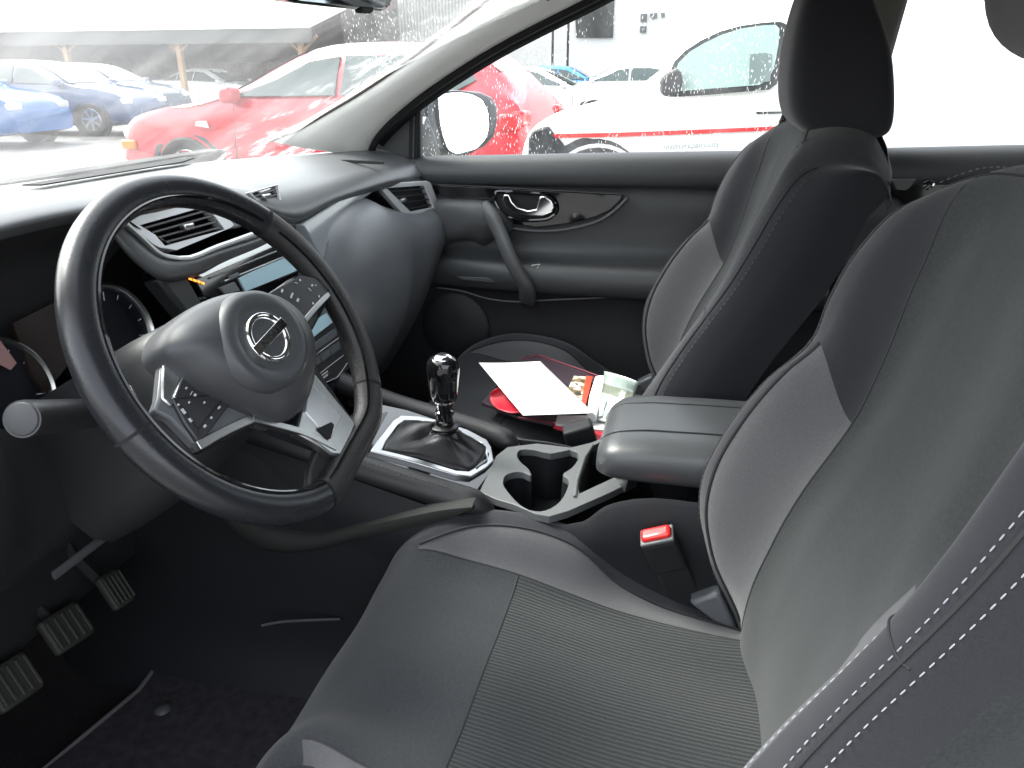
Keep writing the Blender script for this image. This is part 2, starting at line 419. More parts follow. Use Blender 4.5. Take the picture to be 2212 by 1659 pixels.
# ================================================================ STEERING WHEEL
WC=Vector((-.3929,.4345,1.0241)); _ps=rad(-5.632); _th=rad(31.17)
WN=Vector((math.sin(_ps)*math.cos(_th),-math.cos(_ps)*math.cos(_th),math.sin(_th)))
WX=Vector((math.cos(_ps),math.sin(_ps),0)); WY=WN.cross(WX)
WM=Matrix((WX,WY,WN)).transposed()
def W(px,py,h=0.):
    q=P(px,py,pl=(WC,WN),off=h)-WC
    return Vector((q.dot(WX),q.dot(WY),h))
wheel=thing('steering_wheel','black leather steering wheel with silver trimmed spokes and round chrome emblem','steering wheel',WC,rot=WM)
PB=rad(286)
def rimr(a):
    c=math.cos(a-PB); R0=.172
    if c>.3:
        d=.161/c; k=.006; h=max(0,min(1,.5+.5*(d-R0)/k)); return d*(1-h)+R0*h-k*h*(1-h)
    return R0
def rimpt(a,dr=0,h=0): r=rimr(a)+dr; return Vector((math.cos(a)*r,math.sin(a)*r,h))
def rimmesh(a0,a1,n,grow=0.):
    V=[];F=[];sg=20
    for i in range(n+1):
        a=a0+(a1-a0)*i/n; c=rimpt(a); rd=Vector((math.cos(a),math.sin(a),0))
        g=math.exp(-((math.degrees(a)%360-30)/14)**2)+math.exp(-((math.degrees(a)%360-182)/14)**2)
        for k in range(sg):
            t=2*math.pi*k/sg; e=.88
            u=math.copysign(abs(math.cos(t))**e,math.cos(t))*(.0165+grow+.0012*g); w=math.copysign(abs(math.sin(t))**e,math.sin(t))*(.0150+grow)
            V.append(c+rd*u+Vector((0,0,w)))
    for i in range(n):
        for k in range(sg): F.append((i*sg+k,i*sg+(k+1)%sg,(i+1)*sg+(k+1)%sg,(i+1)*sg+k))
    return V,F
seams=[-38,42,152,188,262,322]
segs=[(-38,42,1),(42,152,0),(152,188,0),(188,262,0),(262,322,1)]
def rimrange(a0,a1):return rimmesh(rad(a0),rad(a1),max(6,int((a1-a0)/3)))
v,f=join(rimrange(42,188),rimrange(188,262)); rim=obj('rim',v,f,M_leather,wheel,raw=True,sharp=0)
v,f=join(rimrange(-38,42),rimrange(262,322)); obj('perforated_grip',v,f,M_perf,rim,raw=True,sharp=0)
ps=[]
for a in(42,188,262,-38): ps.append(rimmesh(rad(a-.45),rad(a+.45),1,.0006))
objs('seam',ps,M_black,rim,raw=True)
ps=[tube([rimpt(rad(a),-.0118,.0124) for a in range(45,262,3)],.0018,6),tube([rimpt(rad(a),-.0118,.0124) for a in range(-95,40,3)],.0016,6)]
objs('rim_ridge',ps,M_gloss,rim,raw=True)
# airbag cover
hubpix=[(345,762),(350,722),(382,685),(428,655),(480,637),(540,633),(592,646),(640,684),(668,735),(674,790),(667,850),(648,892),(610,912),(560,897),(500,872),(430,838),(385,803)]
ol=cclosed([W(x,y,.014) for x,y in hubpix],4); ce=sum(ol,Vector())/len(ol); em=W(577,731,.046)
V=[];F=[];n=len(ol);rings=[(1.0,-.012),(1.0,.006),(.985,.016),(.95,.024),(.86,.034),(.74,.0405),(.6,.0445),(.45,.0465),(.3,.047),(.15,.047)]
ec=Vector((em.x,em.y,0))
for s,h in rings:
    for p in ol:
        q=ce+(p-ce)*s; c2=ec*(1-s)+Vector((ce.x,ce.y,0))*s   # rings drift towards the emblem
        q=Vector((c2.x+(p.x-ce.x)*s,c2.y+(p.y-ce.y)*s,h))
        V.append(q)
for i in range(len(rings)-1):
    for k in range(n): F.append((i*n+k,i*n+(k+1)%n,(i+1)*n+(k+1)%n,(i+1)*n+k))
F.append(tuple((len(rings)-1)*n+k for k in range(n)))
hub=obj('airbag_cover',V,F,M_hub,wheel,raw=True,sharp=0,sub=2)
# raised oval collar + dished centre round the emblem
EA=rad(14); EX=Vector((math.cos(EA),math.sin(EA),0)); EY=Vector((-math.sin(EA),math.cos(EA),0))
def E3(u,v,h): return ec+EX*u+EY*v+Vector((0,0,h))
prof=[(.0585,.036),(.0555,.0462),(.050,.0488),(.044,.0492),(.040,.0482),(.036,.0462),(.030,.0452),(.001,.0450)]
V=[];F=[];n=72
for r,h in prof:
    for k in range(n): a=2*math.pi*k/n; V.append(E3(math.cos(a)*r,math.sin(a)*r*.88,h))
for i in range(len(prof)-1):
    for k in range(n): F.append((i*n+k,i*n+(k+1)%n,(i+1)*n+(k+1)%n,(i+1)*n+k))
obj('emblem_recess',V,F,M_hub,hub,raw=True,sharp=0)
v,f=join(tube([E3(math.cos(a)*.0245,math.sin(a)*.0225,.0475) for a in [2*math.pi*k/48 for k in range(48)]],.0038,10,closed=True),
         slabm([E3(-.030,-.0052,.0462),E3(.030,-.0052,.0462),E3(.030,.0052,.0462),E3(-.030,.0052,.0462)],(0,0,.0052)))
emb=obj('emblem',v,f,M_chrome,hub,raw=True,bevel=.0006)
emm=Matrix.Translation(E3(0,0,.0516))@Matrix.Rotation(EA,4,'Z')
text('emblem_lettering','NISSAN',.0105,emm,M_black,hub)
# spokes
def wp(pts,h): return [W(x,y,h) for x,y in pts]
def wslab(name,pts,h,t,m,par,**k): return slab(name,wp(pts,h),(0,0,-t),m,par,raw=True,**k)
core=wslab('spoke_core',[(400,700),(520,650),(600,640),(660,598),(705,600),(722,630),(668,730),(690,800),(770,915),(738,985),(690,965),(560,915),(440,975),(395,925),(350,885),(352,760)],-.004,.016,M_leather,wheel,bevel=.003)
ls=wslab('spoke_trim',[(352,768),(343,860),(333,888),(368,905),(426,966),(440,966),(552,904),(520,880),(430,833),(392,800)],.006,.012,M_grey,wheel,bevel=.003)

v,f=join(slabm(wp([(354,775),(349,862),(372,880),(396,806)],.0085),(0,0,-.004))); obj('satin_insert',v,f,M_silver,ls,raw=True,bevel=.002)
def ribbon(pix,h,w,t,name,par,mt=M_silver):
    pts=curve(wp(pix,h),5); L=[];R=[]
    for i,p in enumerate(pts):
        a=pts[max(i-1,0)];b=pts[min(i+1,len(pts)-1)]; d=(b-a).normalized(); nn=Vector((-d.y,d.x,0)); ww=w(i/(len(pts)-1)) if callable(w) else w
        L.append(p+nn*ww);R.append(p-nn*ww)
    V,F=[],[]
    n=len(pts)
    V=L+R+[q-Vector((0,0,t)) for q in L]+[q-Vector((0,0,t)) for q in R]
    for i in range(n-1): F+=[(i,i+1,n+i+1,n+i),(2*n+i,3*n+i,3*n+i+1,2*n+i+1),(i,2*n+i,2*n+i+1,i+1),(n+i,n+i+1,3*n+i+1,3*n+i)]
    F+=[(0,n,3*n,2*n),(n-1,3*n-1,4*n-1,2*n-1)]
    return obj(name,V,F,mt,par,raw=True,bevel=.0008)
ribbon([(430,963),(485,932),(548,903)],.010,.0042,.008,'silver_edge',ls)
ribbon([(548,903),(600,917),(660,935),(728,968)],.010,.0036,.008,'silver_edge',ls)
ribbon([(712,634),(680,668),(650,704)],.010,.0032,.008,'silver_edge',ls)
bs=wslab('lower_spoke_frame',[(668,792),(770,916),(740,985),(716,982),(690,962),(640,935),(650,890)],.009,.012,M_silver,wheel,bevel=.0022)
wslab('satin_insert',[(668,822),(740,899),(716,948),(692,926),(660,890)],.0115,.004,mat('white_satin',(.55,.56,.57),.2,metal=.6),bs,bevel=.001)
wslab('dark_notch',[(690,924),(716,912),(722,918),(714,948)],.0125,.003,M_black,bs)
rs=wslab('spoke_trim',[(560,648),(622,606),(650,592),(684,598),(722,630),(650,708),(610,690)],.007,.012,M_gloss,wheel,bevel=.002)
# switch pads with printed marks
lp=wslab('switch_pad',[(396,806),(374,866),(400,915),(427,953),(440,950),(499,872),(430,836)],.010,.006,M_slat,ls,bevel=.0015)
def marks(lst,h,par):
    ps=[]
    for x,y,dx,dy,s in lst:
        c=W(x,y,h); d=(W(x+dx,y+dy,h)-c); L=max(d.length,.0008); d=d.normalized() if d.length>0 else Vector((1,0,0)); nn=Vector((-d.y,d.x,0))
        L*=.75;s*=.7;ps.append(slabm([c-d*L-nn*s,c+d*L-nn*s,c+d*L+nn*s,c-d*L+nn*s],(0,0,.0006)))
    v,f=join(*ps); obj('button_symbols',v,f,M_icon,par,raw=True,smooth=False)
marks([(402,839,2,-2,.001),(431,838,2,-2,.0012),(421,854,2,-3,.0016),(413,850,3,-5,.0004),(408,870,2,-2,.001),(441,870,2,-2,.0011),(473,881,3,-3,.0012),(456,903,2,-2,.0013),(442,921,3,-3,.0015),(385,875,2,2,.0014),(396,889,5,7,.0022),(411,908,4,5,.002)],.0102,lp)
ribbon([(399,808),(388,835),(378,860)],.0105,.0013,.002,'silver_edge',ls,M_silver)
ps=[tube(curve(wp(q,.0104),3),.0006,5) for q in([(375,862),(420,858),(475,852)],[(380,862),(405,895),(428,925),(445,905),(485,858)],[(428,925),(430,940)])]
objs('button_gap',ps,M_black,lp,raw=True)
rp=wslab('switch_pad',[(572,640),(622,611),(650,594),(682,601),(715,627),(647,700),(607,668)],.0095,.004,M_slat,rs,bevel=.001)
marks([(609,629,2,-4,.0016),(630,639,3,-7,.0014),(643,649,2,-4,.0018),(648,606,1,-2,.0014),(639,612,5,1,.0005),(674,617,2,-2,.0016),(682,617,1,-1,.001),(669,626,4,4,.0006),(689,641,1,3,.001),(676,656,1,-2,.0014),(600,622,-20,12,.0004)],.0098,rp)
# bottom grip web between the spoke and the rim
wslab('rim_web',[(690,960),(740,982),(728,1010),(700,1040),(668,1052),(672,1010)],-.002,.012,M_perf,wheel,bevel=.003)
# column shroud, stalk
col=thing('steering_column','dark plastic steering column shroud behind the steering wheel','steering column',WC-WN*.1)
up=[]; 
for d,hw,ht,hb in((.045,.050,.052,.058),(.07,.062,.06,.075),(.12,.066,.064,.095),(.20,.068,.066,.11),(.30,.07,.07,.12)):
    c=WC-WN*d; r=[]
    for k in range(17):
        a=math.pi*2*k/16; ca,sa=math.cos(a),math.sin(a); e=.55
        r.append(c+WX*(hw*math.copysign(abs(ca)**e,ca))+WY*((ht if sa>0 else hb)*math.copysign(abs(sa)**e,sa)))
    up.append(r)
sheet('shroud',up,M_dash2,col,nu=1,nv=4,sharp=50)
s=P(18,905,x=-.575); s0=WC-WN*.06+WX*(-.05)+WY*(-.012)
M_stalk=mat('stalk_cap_plastic',(.05,.053,.056),.5)
st=thing('indicator_stalk','round-ended dark indicator stalk sticking out left behind the steering wheel','stalk',s0)
e0=P(46,906,x=-.56); e1=P(200,893,x=-.45)
dd=(e0-e1).normalized()
v,f=tube([e1-dd*.06,e1-dd*.02,e1,e1+(e0-e1)*.3,e1+(e0-e1)*.7,e0-dd*.004,e0-dd*.001],lambda t:.0135+.004*t if t<.95 else .0165,20); obj('stalk_body',v,f,M_slat,st,sharp=60)
v,f=lathe([(.0001,.0022),(.009,.0020),(.014,.0006),(.0155,-.002)],e0,dd,24); obj('stalk_cap',v,f,M_stalk,st)
# ================================================================ DASHBOARD
dash=thing('dashboard','charcoal plastic dashboard spanning under the windscreen, with vents and stereo','dashboard',(0,.75,.6))
xsD=[-.78,-.66,-.56,-.46,-.34,-.24,-.15,0,.14,.28,.42,.55,.64,.70,.725]
lipy=[(-.78,.66),(-.56,.665),(-.46,.66),(-.3,.66),(-.22,.672),(-.15,.685),(0,.692),(.08,.688),(.14,.664),(.28,.660),(.5,.648),(.66,.63),(.725,.63)]
lipz=[(-.78,1.06),(-.62,1.10),(-.56,1.125),(-.46,1.137),(-.3,1.14),(-.22,1.13),(-.15,1.118),(0,1.112),(.08,1.105),(.14,1.052),(.22,1.054),(.28,1.060),(.5,1.066),(.66,1.056),(.725,1.056)]
def wsy(x): return 1.16-.5*(abs(x)/.62)**2*.36
rows=[]
def drow(f): return [Vector((x,*f(x))) for x in xsD]
ly=lambda x:interp(lipy,x); lz=lambda x:interp(lipz,x)
def crest(x): return max(lz(x)+.012,1.098 if x>.2 else 1.105)
net=[drow(lambda x:(ly(x)+.035,lz(x)-.016)),drow(lambda x:(ly(x)+.008,lz(x)-.010)),drow(lambda x:(ly(x),lz(x))),drow(lambda x:(ly(x)+.018,lz(x)+.55*(crest(x)-lz(x))+.004)),drow(lambda x:(ly(x)+.055,crest(x))),
     drow(lambda x:(ly(x)+(wsy(x)-ly(x))*.35,1.112)),drow(lambda x:(ly(x)+(wsy(x)-ly(x))*.7,1.108)),drow(lambda x:(wsy(x)-.03,1.104)),drow(lambda x:(wsy(x)+.03,1.098))]
dt=sheet('top_pad',net,M_dash,dash,nu=5,nv=5,sharp=0)
# demister slot along the windscreen and small side grille
V,F=slabm([P(48,402,z=1.113),P(90,402,z=1.113),P(395,352,z=1.113),P(420,343,z=1.113),P(395,343,z=1.113)],(0,0,.0022)); obj('demister_slot',V,F,M_black,dt)
ps=[]
for k in range(6):
    a=P(748+k*14,349+k*.6,z=1.106); ps.append(boxm(a,(.0065,.022,.006)))
v,f=join(*ps); obj('side_demister_grille',v,f,M_black,dt)
v,f=lathe([(.0001,.004),(.02,.004),(.034,.001),(.036,-.001)],P(620,330,z=1.115),(0,0,1),28)
# instrument binnacle
bin_=[]
for (x,z0) in((-.66,1.08),(-.58,1.115),(-.46,1.128),(-.34,1.13),(-.25,1.12),(-.20,1.09)):
    bin_.append([Vector((x,ly(x)+.01,z0)),Vector((x,ly(x)+.04,z0-.012)),Vector((x,.76,z0-.05)),Vector((x,.775,z0-.16)),Vector((x,.76,.86)),Vector((x,.68,.855))])
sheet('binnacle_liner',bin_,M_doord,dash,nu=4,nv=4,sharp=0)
CP=(Vector((-.36,.742,.98)),Vector((-.10,-.97,.22)).normalized())
def gauge(cx,cy,r):
    c=P(cx,cy,pl=CP); v,f=lathe([(r+.003,-.02),(r+.003,.006),(r,.009),(r-.003,.006),(r-.004,-.004)],c,CP[1],48); g=obj('gauge_ring',v,f,M_silver,dash)
    v,f=lathe([(r-.003,.0),(.0001,.0)],c,CP[1],40); obj('dial',v,f,M_dial,g)
    u=CP[1].orthogonal().normalized(); w=CP[1].cross(u); ps=[]
    for k in range(0,37,3):
        a=2*math.pi*k/48+.5; d=u*math.cos(a)+w*math.sin(a); l=.006 if k%4 else .011; q=d.cross(CP[1])*.0006; p=c+CP[1]*.0005
        ps.append(slabm([p+d*(r-.008)-q,p+d*(r-.008)+q,p+d*(r-.008-l)+q,p+d*(r-.008-l)-q],CP[1]*.0005))
    v,f=join(*ps); obj('dial_marks',v,f,M_icon,g,smooth=False)
gauge(-8,862,.066); gauge(236,728,.066)
slab('trip_computer_screen',[P(20,700,pl=CP),P(110,655,pl=CP),P(165,760,pl=CP),P(90,850,pl=CP),P(62,810,pl=CP)],CP[1]*.006,M_brown,dash)
slab('pink_reflection_patch',[P(-20,700,pl=CP,off=.007),P(0,737,pl=CP,off=.007),P(35,785,pl=CP,off=.007),P(22,800,pl=CP,off=.007),P(-20,778,pl=CP,off=.007)],CP[1]*.001,M_pinkr,dash)  # pink patch painted as a reflection on the cluster
# ---- centre stack on one raked plane
SP=(Vector((0,.70,1.10)),Vector((.0,-1,.30)).normalized())
def Sx(px,py,o=0.): return P(px,py,pl=SP,off=o)
def sp(pts,o=0.): return [Sx(x,y,o) for x,y in pts]
SN=SP[1]
def sslab(name,pts,o,t,m,par,**k): return slab(name,sp(pts,o),-SN*t,m,par,**k)
stack=sslab('centre_stack',[(352,575),(395,572),(640,478),(668,500),(700,562),(752,640),(796,735),(800,850),(745,905),(690,900),(560,860),(430,660)],-.006,.05,M_gloss,dash,bevel=.004)
sslab('stack_cheek',[(340,600),(392,590),(408,600),(436,652),(560,800),(520,830),(395,668)],.004,.03,M_dash2,dash,bevel=.006)
# moulded fin below the vents
finn=[[Sx(x,y,o) for x,y,o in r] for r in(
 [(255,470,-.02),(300,520,-.02),(345,553,-.018),(387,557,-.016),(470,533,-.016),(556,506,-.016),(625,470,-.018)],
 [(250,478,.012),(300,530,.016),(348,564,.018),(390,569,.018),(480,545,.016),(562,516,.014),(640,476,.010)],
 [(238,490,.010),(288,550,.014),(343,592,.016),(398,591,.016),(486,562,.012),(576,527,.010),(648,486,.006)],
 [(234,500,-.02),(284,562,-.02),(343,602,-.02),(400,599,-.02),(489,570,-.02),(580,534,-.02),(650,492,-.02)])]
sheet('vent_surround',finn,M_dash,dash,nu=5,nv=5,sharp=0)
def vent(par,outer,inner,nsl,T,name,off=.014,side=1,slats=(0,1,3,2),nv=None,tab=None,silver=True):
    """frame + recess + slats. outer/inner: pixel loops, T(px,py,off)->3D, nv normal"""
    fr=slab(name,[T(x,y,off) for x,y in outer],-nv*.014,M_frame,par,holes=[[T(x,y,off) for x,y in inner]])
    md=fr.modifiers.new('b','BEVEL'); md.width=.0015; md.segments=2; md.limit_method='ANGLE'
    slab('vent_recess',[T(x,y,off-.034) for x,y in outer],-nv*.004,M_black,fr)
    a0,a1,b1,b0=[Vector((inner[i][0],inner[i][1],0)) for i in slats]   # left top, right top, right bottom, left bottom
    ps=[]
    for k in range(nsl):
        t=(k+.6)/(nsl+.1); l=a0.lerp(b0,t); r=a1.lerp(b1,t); l0=T(l.x,l.y,off-.002); r0=T(r.x,r.y,off-.002)
        up=Vector((0,0,1)); up=(up-nv*up.dot(nv)).normalized(); th=up*.0011
        ps.append(slabm([l0-th,r0-th,r0+th,l0+th],-nv*.022+up*.004))
    objs('slat',ps,M_slat,fr,smooth=False)
    if tab:
        c=T(tab[0],tab[1],off); v,f=boxm(c,(.020,.012,.007)); obj('slat_tab',v,f,M_silver,fr,bevel=.002)
    return fr
vent(dash,[(266,474),(430,438),(455,428),(506,486),(500,492),(382,541),(345,535),(330,527)],[(303,487),(447,446),(486,496),(368,528)],4,Sx,'air_vent',nv=SN,slats=(0,1,2,3),tab=(403,489))
vent(dash,[(538,415),(601,398),(612,449),(583,467),(560,440)],[(545,418),(597,402),(607,444),(585,462)],4,Sx,'air_vent',nv=SN,slats=(0,1,2,3),tab=(573,424))
hz=sslab('hazard_panel',[(456,448),(520,426),(545,462),(524,490),(488,496)],.010,.01,M_grey,dash,bevel=.002)
for q in([(482,462),(495,486),(500,478)],[(512,462),(525,482),(524,468)]):
    v,f=tube(sp(q,.0106),.0006,5); obj('switch_outline',v,f,M_black,hz)
v,f=tube(curve(sp([(262,476),(300,510),(345,550),(385,560),(470,534),(556,503),(600,488)],.016),4),.0042,8); obj('silver_lip',v,f,M_silver,dash)
# stereo
st2=sslab('stereo',[(412,588),(590,522),(640,500),(690,560),(640,590),(480,650),(440,640)],.004,.02,M_gloss,dash,bevel=.002)
sslab('silver_bar',[(415,590),(438,600),(600,530),(640,512),(628,500),(566,526)],.010,.006,M_silver,st2,bevel=.001)
for k,(a,b) in enumerate((((455,601),(606,540)),((485,608),(640,545)))):
    v,f=tube(sp([a,b],.0065),.0014,6); obj('disc_slot_edge',v,f,M_silver,st2)
sslab('stereo_display',[(517,601),(532,630),(655,580),(634,545)],.007,.004,M_disp,st2,bevel=.0006)
sslab('stereo_button',[(474,622),(507,609),(520,628),(488,637)],.008,.004,M_grey,st2,bevel=.001)
sslab('stereo_button',[(494,597),(515,588),(520,596),(500,605)],.008,.004,M_grey,st2,bevel=.001)
tx=Sx(424,606,.006); ex_=(Sx(440,611,.006)-Sx(409,600,.006)).normalized()
v,f=join(*[slabm([Sx(x,y,.0056),Sx(x+w,y+w*.38,.0056),Sx(x+w-1,y+w*.38+4,.0056),Sx(x-1,y+4,.0056)],SN*.0004) for x,y,w in((408,600,7),(417,603,8),(427,606,6),(435,609,7))])
obj('orange_airbag_legend',v,f,M_orange,st2,smooth=False)
# climate panel
cl=sslab('climate_panel',[(640,724),(716,668),(752,740),(762,790),(735,820),(690,830),(650,770)],.003,.02,M_dash2,dash,bevel=.003)
sslab('climate_display',[(648,718),(706,676),(719,697),(660,742)],.006,.004,M_disp,cl,bevel=.0006)
for o in(0,1,2):
    x0,y0=667+o*20,751-o*14.3; sslab('climate_button',[(x0,y0),(x0+19,y0-13.6),(x0+22,y0+2),(x0+3,y0+16)],.006,.004,M_grey,cl,bevel=.0008)
    x0,y0=671+o*21,781-o*15; sslab('climate_button',[(x0,y0),(x0+20,y0-14),(x0+23,y0+2),(x0+5,y0+16)],.006,.004,M_grey,cl,bevel=.0008)
v,f=tube(sp([(667,779),(731,731)],.008),.0018,6); obj('silver_line',v,f,M_chrome,cl)
ps=[tube(sp(q,.0045),.0007,5) for q in([(691,807),(742,768)],[(700,828),(728,816),(740,800),(750,785)])]
ps+= [slabm([Sx(693+i*5,818-i*3.6,.0045),Sx(697+i*5,815-i*3.6,.0045),Sx(698+i*5,819-i*3.6,.0045),Sx(694+i*5,822-i*3.6,.0045)],SN*.0006) for i in range(3)]
ps+= [slabm([Sx(693+i*5,811-i*3.6,.0045),Sx(697+i*5,808-i*3.6,.0045),Sx(698+i*5,811-i*3.6,.0045),Sx(694+i*5,814-i*3.6,.0045)],SN*.0006) for i in range(3)]
v,f=join(*ps); obj('switch_marks',v,f,M_icon,cl,smooth=False)
# passenger airbag / glovebox bulge
g=[]
for row in(
 [(830,402,.63),(870,402,.615),(905,408,.60),(935,425,.59),(958,440,.59)],):
    pass
def gp(x,tab): return [Vector((x,y,z)) for y,z in tab]
gb=[gp(.10,[(.675,.93),(.668,.92),(.668,.90),(.675,.84),(.69,.75),(.75,.62)]),
    gp(.14,[(.668,.955),(.650,.948),(.640,.915),(.645,.85),(.668,.75),(.74,.60)]),
    gp(.184,[(.665,.985),(.648,.978),(.618,.93),(.618,.86),(.655,.75),(.73,.60)]),gp(.235,[(.663,1.020),(.642,1.014),(.602,.955),(.594,.87),(.628,.76),(.73,.60)]),
    gp(.35,[(.660,1.046),(.635,1.036),(.590,.97),(.576,.87),(.612,.76),(.72,.60)]),
    gp(.42,[(.662,1.046),(.640,1.037),(.588,.97),(.572,.87),(.607,.76),(.72,.60)]),gp(.50,[(.668,1.022),(.640,1.010),(.590,.955),(.590,.87),(.625,.76),(.72,.60)]),
    gp(.57,[(.648,.998),(.616,.985),(.584,.93),(.586,.86),(.625,.76),(.72,.60)]),gp(.62,[(.62,.988),(.592,.975),(.572,.93),(.584,.87),(.625,.76),(.72,.60)]),
    gp(.66,[(.60,.990),(.582,.975),(.570,.93),(.588,.87),(.635,.76),(.73,.60)]),
    gp(.70,[(.63,.990),(.62,.97),(.612,.92),(.625,.86),(.665,.76),(.75,.60)])]
sheet('glovebox_panel',gb,M_air,dash,nu=5,nv=5,sharp=0)
# gloss strip between pad and glovebox
q=[(838,398),(800,397),(775,407),(738,430),(700,455),(655,486),(668,505),(697,560),(702,556),(706,530),(716,505),(735,475),(770,440),(812,412),(830,412)]
L=[P(x,y,y=.640+.0007*max(0,(560-.40*(x-650)*1.0-y))*.35) for x,y in q]
slab('gloss_strip',L,(0,.03,0),M_strip,dash,bevel=.002)
# right end vent
VP=(P(880,430,x=.60),Vector((-.35,-.93,.12)).normalized())
def Vx(px,py,o=0.): return P(px,py,pl=VP,off=o)
vh=slab('vent_housing',[Vx(x,y,-.004) for x,y in((800,392),(905,386),(935,392),(955,452),(888,476),(870,470),(812,410))],-VP[1]*.05,M_dash2,dash,bevel=.008)
vent(dash,[(814,398),(923,391),(931,395),(951,450),(947,458),(890,472),(876,470)],[(836,407),(916,401),(936,448),(888,458)],4,Vx,'air_vent',off=.010,nv=VP[1],slats=(0,1,2,3),tab=(870,432))
# lower driver side panel
kn=[[Vector((x,y,z)) for y,z in t] for x,t in((-.78,[(.62,.99),(.60,.95),(.61,.88),(.655,.80),(.70,.757)]),(-.66,[(.62,.99),(.605,.95),(.61,.88),(.655,.80),(.70,.757)]),(-.54,[(.635,.98),(.615,.94),(.62,.87),(.655,.80),(.70,.757)]),
   (-.50,[(.66,.955),(.65,.92),(.645,.86),(.66,.80),(.70,.757)]),(-.40,[(.68,.90),(.675,.88),(.665,.84),(.665,.80),(.70,.757)]),(-.26,[(.68,.90),(.675,.88),(.665,.84),(.665,.80),(.70,.757)]),(-.18,[(.70,.90),(.69,.87),(.675,.83),(.67,.79),(.70,.75)]))]
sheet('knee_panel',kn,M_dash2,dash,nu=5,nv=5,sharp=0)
v,f=tube([(-.47,.668,.757),(-.36,.668,.757),(-.29,.672,.760),(-.2,.69,.77)],.006,8,sq=.6); obj('knee_panel_lip',v,f,M_grip,dash)
bx=[boxm((0,1.0,.80),(1.5,.3,.5))]
v,f=join(*bx); obj('dash_core',v,f,M_black,dash)
# ================================================================ CENTRE CONSOLE
con=thing('centre_console','long centre console with cupholders, grey plastic tray surround and padded rails','console',(0,.3,.33))
ZT=.70
def T(px,py,z=ZT): return P(px,py,z=z)
def tl(pts,z=ZT): return [T(x,y,z) for x,y in pts]
# body under the top
body=[]
for y,z0,hw in((.70,.66,.15),(.55,.672,.145),(.35,.690,.135),(.22,.694,.13),(.12,.692,.128)):
    body.append([Vector((-hw-.03,y,.36)),Vector((-hw-.015,y,.50)),Vector((-hw-.004,y,.60)),Vector((-hw,y,z0-.012)),Vector((-hw+.012,y,z0-.004)),Vector((hw-.012,y,z0-.004)),Vector((hw,y,z0-.012)),Vector((hw+.004,y,.6)),Vector((hw+.03,y,.36))])
for r in body[3:]:
    r[4]=r[3]+Vector((.004,0,-.02)); r[5]=r[6]+Vector((-.004,0,-.02))
# open top for the rear half: build sides separately
def side(sx,name):
    rows=[]
    for y,z0,hw in((1.12,.86,.15),(.72,.785,.15),(.55,.735,.145),(.35,.695,.135),(.22,.694,.128),(.12,.697,.124),(.09,.725,.122),(.05,.742,.122),(-.05,.748,.122),(-.35,.75,.122)):
        rows.append([Vector((sx*(hw-.012),y,z0-.03)),Vector((sx*(hw-.004),y,z0-.003)),Vector((sx*hw,y,z0-.010)),Vector((sx*(hw+.006),y,.60)),Vector((sx*(hw+.012),y,.50)),Vector((sx*(hw+.03),y,.40)),Vector((sx*(hw+.08),y,.33))])
    return sheet(name,rows,M_consl,con,nu=4,nv=4,sharp=50)
side(-1,'console_side'); side(1,'console_side')
# grey tray panel with cup holder and bin openings
outer=[(1036,1062),(1072,985),(1096,966),(1160,958),(1233,967),(1278,956),(1316,940),(1326,985),(1340,1010),(1375,1037),(1310,1068),(1228,1104),(1186,1116),(1156,1110),(1110,1090),(1070,1078)]
cup=[(1121,974),(1138,971),(1190,980),(1246,977),(1250,984),(1236,1010),(1216,1026),(1228,1036),(1224,1060),(1200,1092),(1166,1105),(1140,1100),(1100,1066),(1087,1044),(1090,1030),(1104,1022),(1128,1020),(1148,1027),(1143,1015),(1122,995),(1117,983)]
cup=[(p.x,p.y) for p in cclosed([Vector((x,y,0)) for x,y in cup],3)]
binp=[(1277,966),(1314,946),(1330,974),(1330,1030),(1252,1066),(1250,1050),(1256,1020)]
tray=slab('tray_panel',tl(outer),(0,0,-.012),M_conslt,con,holes=[tl(cup),tl(binp)])
md=tray.modifiers.new('b','BEVEL'); md.width=.0022; md.segments=3; md.limit_method='ANGLE'; md.angle_limit=rad(50)
def well(name,loop,dep,par,m,sh=.9):
    L=tl(loop,ZT-.004) if not isinstance(loop[0],Vector) else loop
    ce=sum(L,Vector())/len(L); n=len(L); V=list(L)+[ce+(p-ce)*sh+Vector((0,0,-dep)) for p in L]+[ce+Vector((0,0,-dep))]
    F=[(i,(i+1)%n,(i+1)%n+n,i+n) for i in range(n)]+[(n+i,n+(i+1)%n,2*n) for i in range(n)]
    return obj(name,V,F,m,par,sharp=50)
well('cup_well',cup,.085,tray,M_consl); well('bin_well',binp,.11,tray,M_black)
v,f=tube([T(1242,1074,ZT+.001),T(1246,1040,ZT+.002),T(1262,990,ZT+.002),T(1280,962,ZT+.001)],.0028,8); obj('divider_edge',v,f,M_conslt,tray)
# gear surround
gz=.690
PLG=(Vector((0,.38,.725)),Vector((0,-.33,1)).normalized())
def gl_(pts,z=.690): return [P(x,y,pl=PLG,off=z-.690) for x,y in pts]
GN=PLG[1]
gsur=slab('gear_surround',gl_([(740,905),(800,868),(880,885),(1000,925),(1060,960),(1078,1000),(1030,1065),(990,1050),(880,1015),(740,985)],gz),-GN*.02,M_gloss,con,bevel=.003)
fro=[(800,974),(815,950),(848,908),(866,897),(905,899),(950,908),(1010,928),(1052,950),(1062,966),(1067,995),(1052,1010),(1018,1030),(985,1026),(900,1000)]
fri=[(826,972),(836,950),(860,918),(874,908),(905,909),(948,919),(1000,936),(1038,955),(1048,968),(1052,990),(1040,1002),(1012,1018),(985,1016),(900,990)]
fr=slab('gear_frame',[p for p in gl_(fro,gz+.006)],-GN*.008,M_silver,con,holes=[gl_(fri,gz+.006)])
